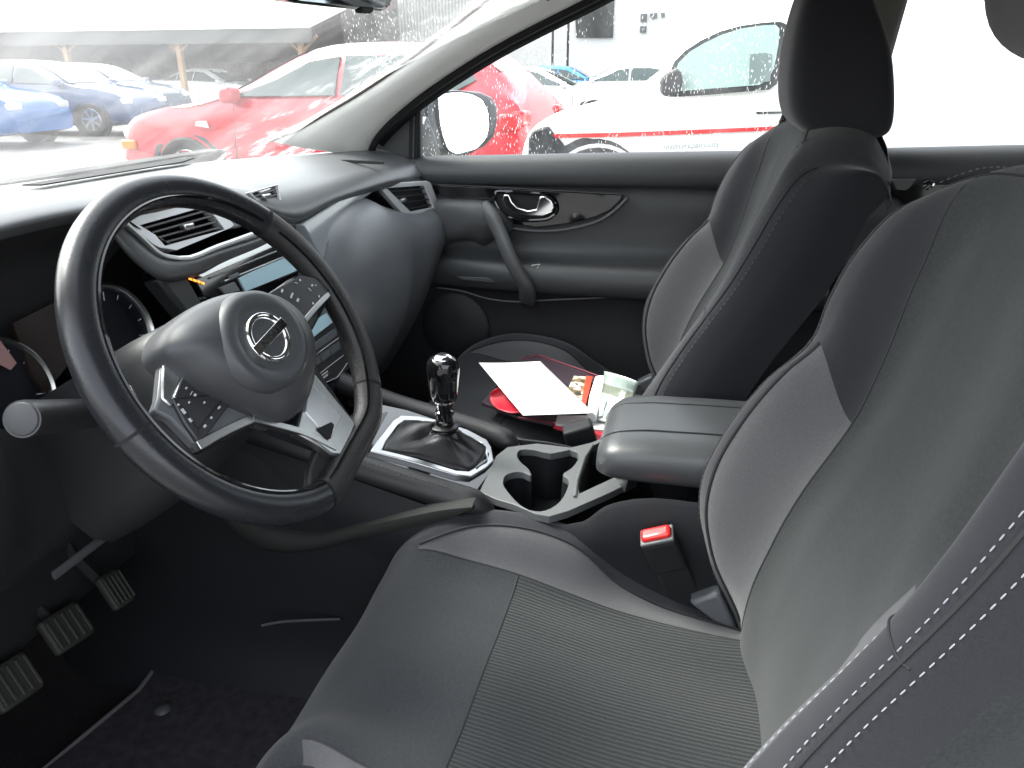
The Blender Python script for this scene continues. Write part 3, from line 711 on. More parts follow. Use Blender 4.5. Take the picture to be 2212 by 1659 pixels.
md=fr.modifiers.new('b','BEVEL'); md.width=.0018; md.segments=3; md.limit_method='ANGLE'; md.angle_limit=rad(50)
slab('tray_slot',gl_([(770,960),(812,905),(822,908),(782,965)],gz+.002),-GN*.003,M_black,con)
slab('front_tray',gl_([(772,935),(806,898),(838,890),(795,972),(772,975)],gz+.0010),-GN*.003,M_conslt,con)
# padded rails
def rail(name,pts,r,sq=.7,m=M_rail):
    v,f=tube(curve(pts,5),r,14,sq=sq); return obj(name,v,f,m,con,sharp=0)
r1=rail('padded_rail',[(-.125,.74,.810),(-.122,.60,.776),(-.118,.50,.745),(-.115,.40,.720),(-.113,.32,.703),(-.112,.275,.692),(-.110,.25,.676)],lambda t:.023 if t<.80 else .023-.016*((t-.80)/.2),.9)
r2=rail('padded_rail',[(.137,.74,.80),(.135,.62,.765),(.130,.51,.732),(.122,.40,.712),(.115,.33,.700),(.108,.29,.692),(.10,.262,.678)],lambda t:.021 if t<.86 else .021-.015*((t-.86)/.14),.9)
v,f=dashes(curve([(-.132,.60,.7985),(-.128,.50,.7675),(-.125,.40,.7425),(-.123,.32,.7245),(-.120,.285,.7135)],6),.004,.003,.0006); obj('stitching',v,f,M_stitchd,r1)
for sx in(-1,1):
    rows=[[Vector((sx*(.136+.01*i),y,z)),Vector((sx*.152,y,z-.05)),Vector((sx*.150,y,z-.11))] for i,(y,z) in enumerate(((.74,.80),(.60,.765),(.45,.725),(.35,.700),(.27,.680),(.235,.66)))]
    rows=[[Vector((sx*(.138),r[0].y,r[0].z)),r[1],r[2]] for r in rows]
    sheet('knee_pad',rows,M_consl,con,nu=4,nv=4)
# light lower trim strip on the carpet edge
tp=[P(480,1122,x=-.165),P(520,1160,x=-.165),P(560,1185,x=-.165),P(610,1194,x=-.165),P(660,1192,x=-.165),P(760,1168,x=-.162),P(860,1146,x=-.158),P(960,1124,x=-.150),P(1020,1100,x=-.147)]
bt=[P(500,1118,x=-.165),P(545,1135,x=-.165),P(590,1150,x=-.165),P(640,1160,x=-.165),P(680,1162,x=-.165),P(770,1142,x=-.162),P(860,1122,x=-.158),P(960,1102,x=-.150),P(1020,1096,x=-.147)]
net=[[p+Vector((.02,0,-.004)) for p in tp],tp,bt,[p+Vector((.02,0,.004)) for p in bt]]
sheet('lower_trim_strip',net,M_trim,con,nu=4,nv=3)
# armrest
ar=thing('armrest','padded grey vinyl armrest lid on the centre console behind the cupholders','armrest',(0,-.1,.75))
secs=[]
for y,zt,zb,hw in((.112,.778,.752,.060),(.108,.792,.748,.085),(.092,.806,.746,.100),(.06,.813,.745,.106),(.0,.817,.745,.107),(-.12,.820,.745,.107),(-.30,.820,.745,.105),(-.33,.80,.75,.095)):
    r=[]
    for k in range(20):
        a=2*math.pi*(k+.5)/20; ca,sa=math.cos(a),math.sin(a); e=.5
        r.append(Vector((.0+hw*math.copysign(abs(ca)**e,ca),y,(zt+zb)/2+(zt-zb)/2*math.copysign(abs(sa)**(.62),sa))))
    r.append(r[0].copy()); secs.append(r)
V,F,C=surf(secs,2,4); nn=20*2+1
V0=len(V); V.append(sum(secs[0][:-1],Vector())/20); F+=[(i,i+1,V0) for i in range(nn-1)]
al=obj('armrest_lid',V,F,M_armrest,ar,sharp=0)
for dx in(-.055,.045):
    pts=[Vector((dx*.9,.108,.790)),Vector((dx,.095,.8035)),Vector((dx,.06,.8125)),Vector((dx,0,.8166)),Vector((dx,-.12,.8196)),Vector((dx,-.3,.8196))]
    v,f=tube(curve(pts,6),.0014,6); obj('lid_seam',v,f,M_consl,al)
slab('armrest_hinge_mount',[T(1330,1000),T(1332,965,.735),T(1356,1030,.735),T(1376,1040),T(1350,1052),T(1330,1035)],(0,0,-.01),M_conslt,ar)
# gear lever
gl=thing('gear_lever','manual gear lever with glossy black and chrome knob in a leather gaiter','gear lever',(.03,.38,.69))
kb=P(957,800,x=.02); base=P(940,965,pl=PLG); axk=(P(960,880,x=.022)-kb).normalized()
prof=[(.0001,-.024),(.010,-.0235),(.0175,-.020),(.0215,-.012),(.0225,0),(.021,.014),(.0200,.028),(.0190,.042),(.0175,.050),(.0145,.052),(.0001,.052)]
V,F=lathe(prof,kb,axk,28)
# knob is wider front to back
V=[kb+(p-kb)+Vector((0,(p-kb).y*.18,0)) for p in V]
kn_=obj('gear_knob',V,F,M_gloss,gl,sharp=50)
V,F=lathe([(.0001,-.0262),(.009,-.0258),(.0150,-.0232),(.0178,-.019),(.0160,-.0185)],kb,axk,28); obj('knob_cap',V,F,M_chrome,kn_,sharp=0)
u=axk.orthogonal().normalized(); R=axk
tp_=kb-axk*.0268
ax_=(Vector((1,0,0))-R*R.x).normalized(); ay_=(-R).cross(ax_)
ps=[tube([tp_+ax_*i*.005-ay_*.006,tp_+ax_*i*.005+ay_*.006],.0006,5) for i in(-1,0,1)]+[tube([tp_-ax_*.005,tp_+ax_*.005],.0006,5)]
v,f=join(*ps); obj('shift_pattern',v,f,M_black,kn_)
V,F=lathe([(.0001,.0),(.0135,0),(.0135,.010),(.0115,.011),(.0115,.016),(.0150,.018),(.0150,.024),(.0125,.026),(.0125,.034),(.0150,.036),(.0152,.041),(.012,.046)],kb+axk*.052,axk,24); obj('lever_collar',V,F,M_gloss,gl,sharp=50)
V,F=lathe([(.0140,.0502),(.0160,.0505),(.0160,.054),(.0140,.0545)],kb,axk,24); obj('chrome_ring',V,F,M_chrome,kn_)
top=kb+axk*.094
rings=[];fl=[p for p in gl_(fri,gz+.001)]; fl=cclosed(fl,4); n=len(fl)
cen_=sum(fl,Vector())/n
random.seed(3)
for t,s in((0,1.0),(.05,.97),(.12,.84),(.26,.60),(.45,.40),(.66,.28),(.88,.20),(1.0,.145)):
    r=[]
    for i,p in enumerate(fl):
        c=cen_.lerp(top,t**.75 if t>0 else 0); q=c+(p-cen_)*s; a=2*math.pi*i/n
        w=(1-abs(math.sin(a*2.5+t*3)))*.013*math.sin(math.pi*min(1,t*1.3+.1))-.004+math.sin(a*3-t*6+1)*.004*math.sin(math.pi*t)
        d=(p-cen_).normalized(); q+=d*w; q.z+= -.006*math.sin(a*4+2)*math.sin(math.pi*t)
        if t>=.88: 
            aa=math.atan2((p-cen_).y,(p-cen_).x); rr=.024 if t<1 else .015; q=c+Vector((math.cos(aa)*rr,math.sin(aa)*rr,0))
        r.append(q)
    r.append(r[0].copy()); rings.append(r)
sheet('leather_gaiter',rings,M_boot,gl,nu=1,nv=4,sharp=0)
# belt buckles
def buckle(loc,tilt,label,red,s=1.):
    b=thing('belt_buckle',label,'seat belt buckle',loc)
    R=tilt; c=Vector(loc)
    v,f=boxm(c+R@Vector((0,0,-.03)),(.028*s,.046*s,.058),R); obj('buckle_body',v,f,M_black if red else M_consl,b,bevel=.005,seg=3)
    v,f=boxm(c+R@Vector((0,0,-.11)),(.02,.045,.11),R); obj('buckle_stalk',v,f,M_black,b,bevel=.004)
    if red:
        v,f=boxm(c+R@Vector((0,0,.0015)),(.028,.046,.006),R); obj('buckle_rim',v,f,M_conslt,b,bevel=.002)
        v,f=boxm(c+R@Vector((0,0,.006)),(.020,.041,.011),R); obj('release_button',v,f,M_red,b,bevel=.005,seg=4)
    return b
bc=P(1420,1160,x=-.150)
buckle(bc,Matrix.Rotation(rad(-22),3,'X')@Matrix.Rotation(rad(-16),3,'Y'),'seat belt buckle with a bright red button beside the near seat',True)
bc=P(1245,918,x=.155)
buckle(bc,Matrix.Rotation(rad(-16),3,'X')@Matrix.Rotation(rad(-10),3,'Y')@Matrix.Rotation(rad(12),3,'Z'),'black seat belt buckle standing in front of the armrest beside the far seat',False,1.15)
# ================================================================ FLOOR, PEDALS, MATS
fl_=thing('cabin_shell','dark body shell of the car: floor, cream pillars, roof and windscreen','car',(0,0,.3))
rows=[[Vector((x,y,z)) for x in(-.74,-.45,-.2,0,.2,.45,.74)] for y,z in((1.18,.70),(1.10,.46),(.98,.35),(.80,.336),(.4,.335),(-.3,.335),(-1.6,.335))]
for r in rows:
    r[3].z+=.15
sheet('carpet',rows,M_carpet,fl_,nu=5,nv=5,sharp=0)
fm=thing('floor_mat','dark bound carpet mat in the driver footwell','floor mat',(-.38,.6,.34))
mp=[T(x,y,.348) for x,y in((60,1700),(180,1600),(300,1500),(370,1405),(392,1386),(430,1384),(470,1396),(500,1425),(545,1450),(600,1465),(650,1490),(700,1540),(700,1700),(500,1800))]
mo=slab('mat_sheet',mp,(0,0,.007),M_mat,fm); v,f=tube([p+Vector((0,0,.006)) for p in mp],.0045,8,closed=True); obj('binding',v,f,M_edge,fm)
v,f=lathe([(.0001,.008),(.008,.007),(.013,.002),(.014,0)],T(352,1535,.353),(0,0,1),20); obj('mat_clip',v,f,M_grip,fm)
def pedal(px,py,x,w,h,label,ang=-35,ribs=True):
    c=P(px,py,x=x); R=Matrix.Rotation(rad(ang),3,'X')@Matrix.Rotation(rad(8),3,'Y')
    p=thing('pedal',label,'pedal',c,group='foot pedals')
    v,f=boxm(c,(w,.014,h),R); o=obj('pedal_pad',v,f,M_rubber,p,bevel=.005,seg=3)
    ps=[]
    for k in range(5): ps.append(boxm(c+R@Vector(((k-2)*w*.2,-.009,0)),(w*.08,.006,h*.82),R))
    v,f=join(*ps); obj('pad_ribs',v,f,M_rubber,o,bevel=.0015)
    v,f=tube([c+R@Vector((0,.01,0)),c+Vector((0,.06,.05)),c+Vector((.01,.13,.22)),c+Vector((.01,.15,.38))],.008,8); obj('pedal_arm',v,f,M_black,p)
pedal(25,1475,-.44,.062,.056,'rubber clutch pedal cut by the left edge of the picture'); pedal(142,1358,-.345,.062,.054,'ribbed rubber brake pedal in the middle of the three'); pedal(248,1275,-.275,.036,.055,'narrow accelerator pedal, farthest of the three')
v,f=tube(curve([P(565,1352,x=-.2),P(600,1345,x=-.19),P(660,1341,x=-.18),P(735,1338,x=-.16)],5),.0022,6); o=obj('console_floor_edge',v,f,M_grip,fl_)
# ================================================================ BODY SHELL
# A pillar far side
def apil(sx,m):
    a=[(.80,.770,1.095),(.68,.770,1.11)]
    rows=[]
    for t in(0,.08,.2,.4,.6,.8,1.0):
        xo=.705-.10*t-.02*t*t; yr=.772-.50*t; zr=1.085+.315*t+.012*math.sin(math.pi*t)
        wy=.185*(1-.72*min(1,t*2.2)**.6)+.0
        xi=xo-.085+.02*t; yf=yr+wy; zf=zr+.020+.025*min(1,t*3)+ (0 if t>.1 else 0)
        rows.append([Vector((sx*(xo+.03),yr-.005,zr-.004)),Vector((sx*xo,yr-.006,zr)),Vector((sx*(xo-.022),yr+.015,zr+.010)),Vector((sx*(xo-.05),(yr+yf)/2,(zr+zf)/2+.0)),Vector((sx*xi,yf,zf)),Vector((sx*(xi+.02),yf+.02,zf+.004))])
    return rows
L1=[(588,305),(600,300),(640,284),(700,250),(780,203),(860,149),(940,90),(1020,29),(1062,-4),(1120,-50)]
L2=[(790,336),(792,322),(802,300),(830,266),(866,234),(905,203),(985,148),(1080,90),(1165,45),(1262,-4),(1330,-40)]
def apix(i,L,x0,x1): 
    t=i/(len(L)-1); return P(L[i][0],L[i][1],x=x0+(x1-x0)*t)
e1=curve([apix(i,L1,.615,.545) for i in range(len(L1))],3); e2=curve([apix(i,L2,.690,.585) for i in range(len(L2))],3)
def samp(c,t): f=t*(len(c)-1); i=min(int(f),len(c)-2); return c[i].lerp(c[i+1],f-i)
rows=[]
for k in range(12):
    t=k/11; a=samp(e1,t); b=samp(e2,t); mid=(a+b)/2; outw=((b-a).cross(Vector((0,-.8,.5)))).normalized(); 
    n_=(mid-CAM).normalized(); bul=.014
    nrm=Vector((-.85,-.35,-.2)).normalized()
    rows.append([a+Vector((.03,.012,.012)),a,a.lerp(b,.12)+nrm*bul*.7,a.lerp(b,.4)+nrm*bul*1.25,a.lerp(b,.7)+nrm*bul*1.1,a.lerp(b,.93)+nrm*bul*.5,b,b+Vector((.035,0,-.006))])
sheet('pillar_trim',rows,M_cream,fl_,nu=4,nv=4,sharp=0)
mrows=[[Vector((-p.x,p.y,p.z)) for p in r] for r in rows]; sheet('pillar_trim',mrows,M_cream,fl_,nu=2,nv=2,sharp=0)
v,f=tube([p+Vector((-.002,.004,0)) for p in e1],.0035,8); obj('windscreen_seal',v,f,mat('brown_grey_seal',(.09,.075,.07),.7),fl_)
v,f=tube([p+Vector((.016,-.004,-.004)) for p in e2],.010,8,sq=1.); obj('door_weather_seal',v,f,M_black,fl_)
v,f=tube([p+Vector((.05,-.002,-.012)) for p in e2[6:]],.012,8); obj('roof_side_frame',v,f,M_consl,fl_)
# windscreen glass : roof header height
HZ=1.455
def wtop(x): return (.40-.10*(abs(x)/.56)**2,HZ-.035*(abs(x)/.56)**2)
gn=[]
for t in(0,.25,.5,.75,1):
    r=[]
    for x in(-.72,-.55,-.36,-.18,0,.18,.36,.55,.72):
        y0,z0=wsy(x)+.015,1.095; xt=x*.82; y1,z1=wtop(xt); r.append(Vector((x+(xt-x)*t,y0+(y1-y0)*t,z0+(z1-z0)*t+.02*math.sin(math.pi*t))))
    gn.append(r)
gm=bpy.data.materials.new('dusty_glass'); gm.use_nodes=True; nt=gm.node_tree; N=nt.nodes; L=nt.links; N.clear()
def glassmat(nt,dust_lo,dust_hi,scale,stretch,spot=None,ang=.6,grad=None,tint=(.93,.97,.95)):
    N=nt.nodes;L=nt.links;N.clear()
    out=N.new('ShaderNodeOutputMaterial'); tr=N.new('ShaderNodeBsdfTransparent'); tr.inputs[0].default_value=(*tint,1)
    gs=N.new('ShaderNodeBsdfGlossy'); gs.inputs['Roughness'].default_value=.02; lw=N.new('ShaderNodeLayerWeight'); lw.inputs[0].default_value=.5; pw=N.new('ShaderNodeMath'); pw.operation='POWER'; pw.inputs[1].default_value=4.5; L.new(lw.outputs['Facing'],pw.inputs[0]); fr=N.new('ShaderNodeMapRange'); fr.inputs[3].default_value=.05; fr.inputs[4].default_value=.9; L.new(pw.outputs[0],fr.inputs[0])
    m1=N.new('ShaderNodeMixShader'); L.new(fr.outputs[0],m1.inputs[0]); L.new(tr.outputs[0],m1.inputs[1]); L.new(gs.outputs[0],m1.inputs[2])
    df=N.new('ShaderNodeBsdfDiffuse'); df.inputs[0].default_value=(.8,.8,.8,1); tl_=N.new('ShaderNodeBsdfTranslucent'); tl_.inputs[0].default_value=(.85,.85,.85,1)
    ad=N.new('ShaderNodeMixShader'); ad.inputs[0].default_value=.7; L.new(df.outputs[0],ad.inputs[1]); L.new(tl_.outputs[0],ad.inputs[2])
    tc=N.new('ShaderNodeTexCoord'); mp=N.new('ShaderNodeMapping'); mp.inputs['Scale'].default_value=stretch; mp.inputs['Rotation'].default_value=(ang,0,0)
    L.new(tc.outputs['Object'],mp.inputs[0]); no=N.new('ShaderNodeTexNoise'); no.inputs['Scale'].default_value=scale; no.inputs['Detail'].default_value=6; no.inputs['Roughness'].default_value=.62
    L.new(mp.outputs[0],no.inputs['Vector']); rm=N.new('ShaderNodeMapRange'); rm.inputs[1].default_value=.38; rm.inputs[2].default_value=.70; rm.inputs[3].default_value=dust_lo; rm.inputs[4].default_value=dust_hi
    L.new(no.outputs['Fac'],rm.inputs[0]); fac=rm.outputs[0]
    if grad: # more grime towards a side of the pane (object space axis, from, to, amount)
        sx=N.new('ShaderNodeSeparateXYZ'); L.new(tc.outputs['Object'],sx.inputs[0]); g=N.new('ShaderNodeMapRange'); g.inputs[1].default_value=grad[1]; g.inputs[2].default_value=grad[2]; g.inputs[3].default_value=0; g.inputs[4].default_value=1
        L.new(sx.outputs[grad[0]],g.inputs[0])
        no2=N.new('ShaderNodeTexNoise'); no2.inputs['Scale'].default_value=grad[4]; no2.inputs['Detail'].default_value=5; no2.inputs['Roughness'].default_value=.7
        mp2=N.new('ShaderNodeMapping'); mp2.inputs['Scale'].default_value=(1,1,1); L.new(tc.outputs['Object'],mp2.inputs[0]); mp2.inputs['Rotation'].default_value=(0,0,.7); mp2.inputs['Scale'].default_value=(2.2,.7,1.6); L.new(mp2.outputs[0],no2.inputs['Vector'])
        r2=N.new('ShaderNodeMapRange'); r2.inputs[1].default_value=.46; r2.inputs[2].default_value=.60; L.new(no2.outputs['Fac'],r2.inputs[0])
        mu=N.new('ShaderNodeMath'); mu.operation='MULTIPLY'; L.new(g.outputs[0],mu.inputs[0]); L.new(r2.outputs[0],mu.inputs[1])
        m3=N.new('ShaderNodeMath'); m3.operation='MULTIPLY'; L.new(mu.outputs[0],m3.inputs[0]); m3.inputs[1].default_value=grad[3]
        m4=N.new('ShaderNodeMath'); m4.operation='MAXIMUM'; L.new(fac,m4.inputs[0]); L.new(m3.outputs[0],m4.inputs[1]); fac=m4.outputs[0]
    if spot: # dried rain drops
        vo=N.new('ShaderNodeTexVoronoi'); vo.inputs['Scale'].default_value=spot[0]; mp3=N.new('ShaderNodeMapping'); mp3.inputs['Scale'].default_value=spot[3]; mp3.inputs['Rotation'].default_value=(spot[4],0,0)
        L.new(tc.outputs['Object'],mp3.inputs[0]); L.new(mp3.outputs[0],vo.inputs['Vector'])
        r5=N.new('ShaderNodeMapRange'); r5.inputs[1].default_value=spot[1]; r5.inputs[2].default_value=spot[1]*.5; r5.inputs[3].default_value=0; r5.inputs[4].default_value=spot[2]; L.new(vo.outputs['Distance'],r5.inputs[0])
        no5=N.new('ShaderNodeTexNoise'); no5.inputs['Scale'].default_value=9; L.new(tc.outputs['Object'],no5.inputs['Vector']); r6=N.new('ShaderNodeMapRange'); r6.inputs[1].default_value=.42; r6.inputs[2].default_value=.50; L.new(no5.outputs['Fac'],r6.inputs[0])
        m6=N.new('ShaderNodeMath'); m6.operation='MULTIPLY'; L.new(r5.outputs[0],m6.inputs[0]); L.new(r6.outputs[0],m6.inputs[1])
        m5=N.new('ShaderNodeMath'); m5.operation='MAXIMUM'; L.new(fac,m5.inputs[0]); L.new(m6.outputs[0],m5.inputs[1]); fac=m5.outputs[0]
    m2=N.new('ShaderNodeMixShader'); L.new(fac,m2.inputs[0]); L.new(m1.outputs[0],m2.inputs[1]); L.new(ad.outputs[0],m2.inputs[2]); L.new(m2.outputs[0],out.inputs[0])
glassmat(nt,.03,.12,3.0,(1.6,.5,1.),grad=(0,.36,.66,.45,12.0),ang=.5)
sheet('windscreen',gn,gm,fl_,nu=3,nv=4,sharp=0)
# roof lining, header, rear wall
rf=[]
for y,z in((.42,HZ-.005),(.25,1.475),(-.2,1.50),(-1.0,1.49),(-1.9,1.44)):
    rf.append([Vector((x,y-(.1*(abs(x)/.56)**2 if y>.3 else 0),z-.045*(abs(x)/.58)**4)) for x in(-.60,-.5,-.3,0,.3,.5,.60)])
sheet('headliner',rf,M_beige,fl_,nu=4,nv=4,sharp=0); 
sheet('roof_skin',[[p+Vector((p.x*.12,0,.05)) for p in r] for r in rf],M_gloss,fl_,nu=3,nv=3,sharp=0)
box('pillar_lower_trim',(.735,-.29,.72),(.03,.22,.80),M_door,fl_,bevel=.01)
box('rear_light_block',(0,-1.95,.85),(1.5,.06,1.2),M_consl,fl_)  # unseen rear wall, added to block light from behind
box('door_sill',(-.74,-.2,.40),(.08,1.9,.14),M_consl,fl_,bevel=.01)
box('firewall',(0,1.22,.75),(1.55,.05,.7),M_black,fl_)
box('kick_panel',(-.76,1.0,.7),(.03,.5,.75),M_consl,fl_)
box('near_side_rear_panel',(-.73,-1.45,.72),(.06,1.0,.75),M_consl,fl_)
slab('near_b_pillar',[(-.70,-.52,.45),(-.70,-.62,1.1),(-.60,-.72,1.47),(-.60,-.82,1.47),(-.70,-.78,1.1),(-.70,-.80,.45)],(-.05,0,0),M_beige,fl_,bevel=.006)
# far B pillar
bp=[P(1676,300,x=.70),P(1690,262,x=.695),P(1705,215,x=.68),P(1738,90,x=.655),P(1765,-30,x=.62),P(1970,-30,x=.62),P(1941,70,x=.645),P(1915,160,x=.67),P(1896,215,x=.68),P(1870,305,x=.70),P(1850,330,x=.70)]
rows=[[a,a.lerp(b,.25)+Vector((-.018,0,0)),a.lerp(b,.75)+Vector((-.022,0,0)),b] for a,b in zip([bp[0],bp[1],bp[2],bp[3],bp[4]],[bp[9],bp[8],bp[7],bp[6],bp[5]])]
rows=[[r[0]+Vector((.04,0,0))]+r+[r[-1]+Vector((.04,0,0))] for r in rows]
sheet('pillar_trim',rows,M_beige,fl_,nu=3,nv=4,sharp=0)
v,f=tube([P(1676,306,x=.69),P(1690,262,x=.686),P(1706,222,x=.672),P(1738,90,x=.645)],.006,8); obj('door_weather_seal',v,f,M_black,fl_)
# ================================================================ DOORS
def beltz(y): 
    return interp([(-1.7,1.190),(-.9,1.158),(-.2,1.128),(.25,1.112),(.9,1.086)],y)
def door(name,label,y0,y1,cat='car door'):
    d=thing(name,label,cat,(.72,(y0+y1)/2,.4)); net=[]
    n=max(3,int((y1-y0)/.12))
    prof=[(.765,-.012),(.745,.000),(.722,.003),(.700,-.004),(.686,-.022),(.682,-.042),(.690,-.062),(.704,-.070),(.704,-.11),(.706,-.17),(.700,-.215),(.676,-.232),(.640,-.238),(.630,-.246),(.630,-.290),(.640,-.302),(.662,-.310),(.678,-.34),(.688,-.45),(.690,-.62),(.70,-.74)]
    for k in range(n+1):
        y=y0+(y1-y0)*k/n; b=beltz(y); r=[]
        ff=interp([(.42,0),(.62,1)],y) # armrest fades towards the hinge
        for x,dz in prof:
            s=1. if dz>-.12 else 1.
            zz=1.112+dz*1.0+(b-1.112)*max(0,1+dz/.12) if dz>-.12 else 1.112+dz
            xx=x+(max(0,.690-x)*ff*.5 if dz<-.2 else 0)
            r.append(Vector((xx,y,zz)))
        net.append(r)
    return d,sheet('door_trim',net,[M_door,M_doord],d,nu=4,nv=2,sharp=0,mf=lambda r,c:1 if c>=14.6 else 0)
dr,trim=door('hinged_door','closed far front door with gloss black trim, chrome handle and rain-spotted window',-.28,.88)
dr2,_=door('hinged_door','rear door behind the far front seat, only its dark top showing',-1.75,-.30)
# gloss trim
gl_o=[(928,398),(985,402),(1060,405),(1150,411),(1250,416),(1345,421),(1342,432),(1318,455),(1290,468),(1240,482),(1160,492),(1105,484),(1085,450),(1050,433),(990,432),(945,420)]
gt=slab('gloss_trim',[P(x,y,x=.694) for x,y in gl_o],(.02,0,0),M_gloss,dr,bevel=.002)
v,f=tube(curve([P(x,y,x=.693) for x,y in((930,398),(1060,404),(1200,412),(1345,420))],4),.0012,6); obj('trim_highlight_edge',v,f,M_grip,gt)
v,f=tube(curve([P(x,y,x=.690) for x,y in((1105,494),(1160,500),(1250,491),(1300,475),(1335,450),(1356,428))],4),.0045,8); obj('trim_lip',v,f,M_door,dr)
# handle recess + chrome bezel + lever
rec=[(1068,425),(1072,416),(1090,414),(1130,417),(1180,423),(1198,436),(1201,458),(1190,470),(1160,476),(1120,474),(1095,468),(1075,448)]
V,F=tube(cclosed([P(x,y,x=.688) for x,y in rec],4),.0045,8,closed=True); hb=obj('handle_bezel',V,F,M_gloss,dr)
slab('handle_recess',[P(x,y,x=.6915) for x,y in rec],(.004,0,0),M_consl,hb)
lev=[(1088,420),(1084,432),(1090,447),(1106,460),(1135,468),(1172,468),(1192,460),(1198,448),(1192,434),(1178,424),(1166,424),(1161,440),(1158,452),(1140,455),(1118,448),(1106,436),(1100,421)]
slab('door_handle',[P(x,y,x=.676) for x,y in lev],(.008,0,0),M_chrome,hb,bevel=.003,seg=4)
# pull handle and its block
blk=[[P(x,y,x=xx) for x,y,xx in r] for r in(
 [(945,426,.70),(1000,430,.70),(1050,434,.70),(1085,452,.70),(1108,480,.70)],
 [(942,436,.665),(1000,440,.655),(1050,446,.650),(1078,466,.655),(1106,496,.68)],
 [(946,480,.655),(990,480,.650),(1022,482,.645),(1050,492,.65),(1075,510,.68)],
 [(950,520,.67),(985,512,.66),(1015,510,.66),(1035,520,.67),(1050,530,.70)],
 [(952,532,.70),(990,522,.70),(1015,520,.70),(1032,526,.70),(1045,535,.705)])]
sheet('pull_handle_block',blk,M_grip,dr,nu=4,nv=4,sharp=0)
ph=curve([P(1046,452,x=.665),P(1062,470,x=.645),P(1078,500,x=.632),P(1098,548,x=.615),P(1120,592,x=.612),P(1136,618,x=.620),P(1140,650,x=.66)],5)
v,f=tube(ph,lambda t:.023-.003*math.sin(math.pi*t),14,sq=.7); obj('pull_handle',v,f,M_grip,dr,sharp=0)
ps=[slabm([P(x,y,x=.632) for x,y in((985,598),(1090,601),(1088,608),(1080,613),(1000,606))],(.02,0,-.004))]
v,f=join(*ps); obj('pocket_edge',v,f,M_grip,dr,bevel=.002)
v,f=tube(curve([P(x,y,x=.650) for x,y in((945,622),(1000,630),(1050,645),(1090,651),(1200,648),(1310,643),(1430,634))],5),.0022,8); obj('pocket_seam',v,f,M_grip,dr)
v,f=join(boxm(P(1130,584,x=.650),(.014,.045,.014)),boxm(P(1155,579,x=.642),(.014,.05,.006))); ws=obj('window_switch',v,f,M_gloss,dr,bevel=.002)
v,f=tube([P(1148,574,x=.634),P(1166,572,x=.634),P(1160,580,x=.634)],.0012,6); obj('switch_chrome',v,f,M_silver,ws)
v,f=lathe([(.085,.004),(.080,.008),(.02,.007),(.0001,.007)],P(985,705,x=.68),(-1,0,0),36); obj('speaker_grille',v,f,M_doord,dr)
# sail panel and quarter bar
slab('sail_panel',[P(793,342,x=.715),P(800,305,x=.715),P(835,262,x=.71),P(878,228,x=.705),P(908,203,x=.70),P(908,342,x=.715)],(.02,0,0),M_door,dr,bevel=.002)
v,f=slabm([P(884,342,x=.712),P(886,222,x=.70),P(904,205,x=.70),P(904,342,x=.712)],(-.006,0,0)); obj('window_channel',v,f,M_consl,dr,bevel=.002)
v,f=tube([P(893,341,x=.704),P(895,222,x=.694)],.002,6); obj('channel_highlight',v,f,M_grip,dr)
# side window glass
wg=bpy.data.materials.new('rain_spotted_glass'); wg.use_nodes=True
glassmat(wg.node_tree,.0,.10,6,(1,1.4,.6),spot=(150,.30,.7,(.3,1.9,.5),.60),ang=.5,tint=(.95,.98,.965))
sheet('side_window',[[Vector((.745-.09*t,y,1.07+.40*t)) for y in(.80,.5,.2,-.1,-.28)] for t in(0,.5,1)],wg,dr,nu=2,nv=2,sharp=0)
wg2=bpy.data.materials.new('clean_glass'); wg2.use_nodes=True; glassmat(wg2.node_tree,.0,.08,6,(1,1,.6),tint=(.95,.98,.965))
sheet('side_window',[[Vector((.745-.09*t,y,1.08+.38*t)) for y in(-.33,-.8,-1.3,-1.7)] for t in(0,.5,1)],wg2,dr2,nu=2,nv=2,sharp=0)
# rear door handle bits
v,f=slabm([P(1925,388,x=.675),P(1980,387,x=.675),P(1968,405,x=.675),P(1958,412,x=.675),P(1935,410,x=.675)],(.012,0,0)); obj('satin_trim',v,f,M_conslt,dr2,bevel=.002)
slab('gloss_trim',[P(1926,384,x=.685),P(2060,386,x=.685),P(2050,450,x=.685),P(1965,450,x=.685),P(1930,420,x=.685)],(.015,0,0),M_gloss,dr2,bevel=.002)
v,f=tube(curve([P(1996,396,x=.672),P(2008,391,x=.668),P(2018,397,x=.668),P(2012,404,x=.668),P(2000,410,x=.672)],4),.0028,8); obj('door_handle',v,f,M_chrome,dr2)
# exterior mirror (moves with the door)
mx=.90
mh=[(914,205),(935,196),(985,193),(1040,197),(1066,208),(1080,228),(1079,262),(1072,295),(1050,318),(1010,332),(960,336),(925,330),(912,300)]
MPL=(Vector((.93,.70,1.17)),Vector((-.58,-.80,.14)).normalized())
mo_=[P(x,y,pl=MPL,off=.004) for x,y in mh]
mm=mat('mirror_housing',(.03,.034,.038),.3,coat=.4)
msh=slab('mirror_housing',mo_,-MPL[1]*.09,mm,dr,bevel=.016,seg=4)
gg=[(946,206),(985,199),(1018,203),(1042,216),(1054,240),(1057,275),(1050,300),(1030,322),(985,334),(968,325),(952,280)]
mg=slab('mirror_glass',[P(x,y,pl=MPL,off=.009) for x,y in gg],-MPL[1]*.004,mat('mirror_silver',(.88,.92,.95),.03,metal=1.),msh)
v,f=tube(cclosed([P(x,y,pl=MPL,off=.008) for x,y in gg],3),.0022,6,closed=True); obj('mirror_rim',v,f,M_black,msh)
slab('mirror_foot',[P(906,300,x=.80),P(925,250,x=.86),P(955,335,x=.90),P(906,345,x=.80)],(.02,.05,0),mm,msh,bevel=.006)
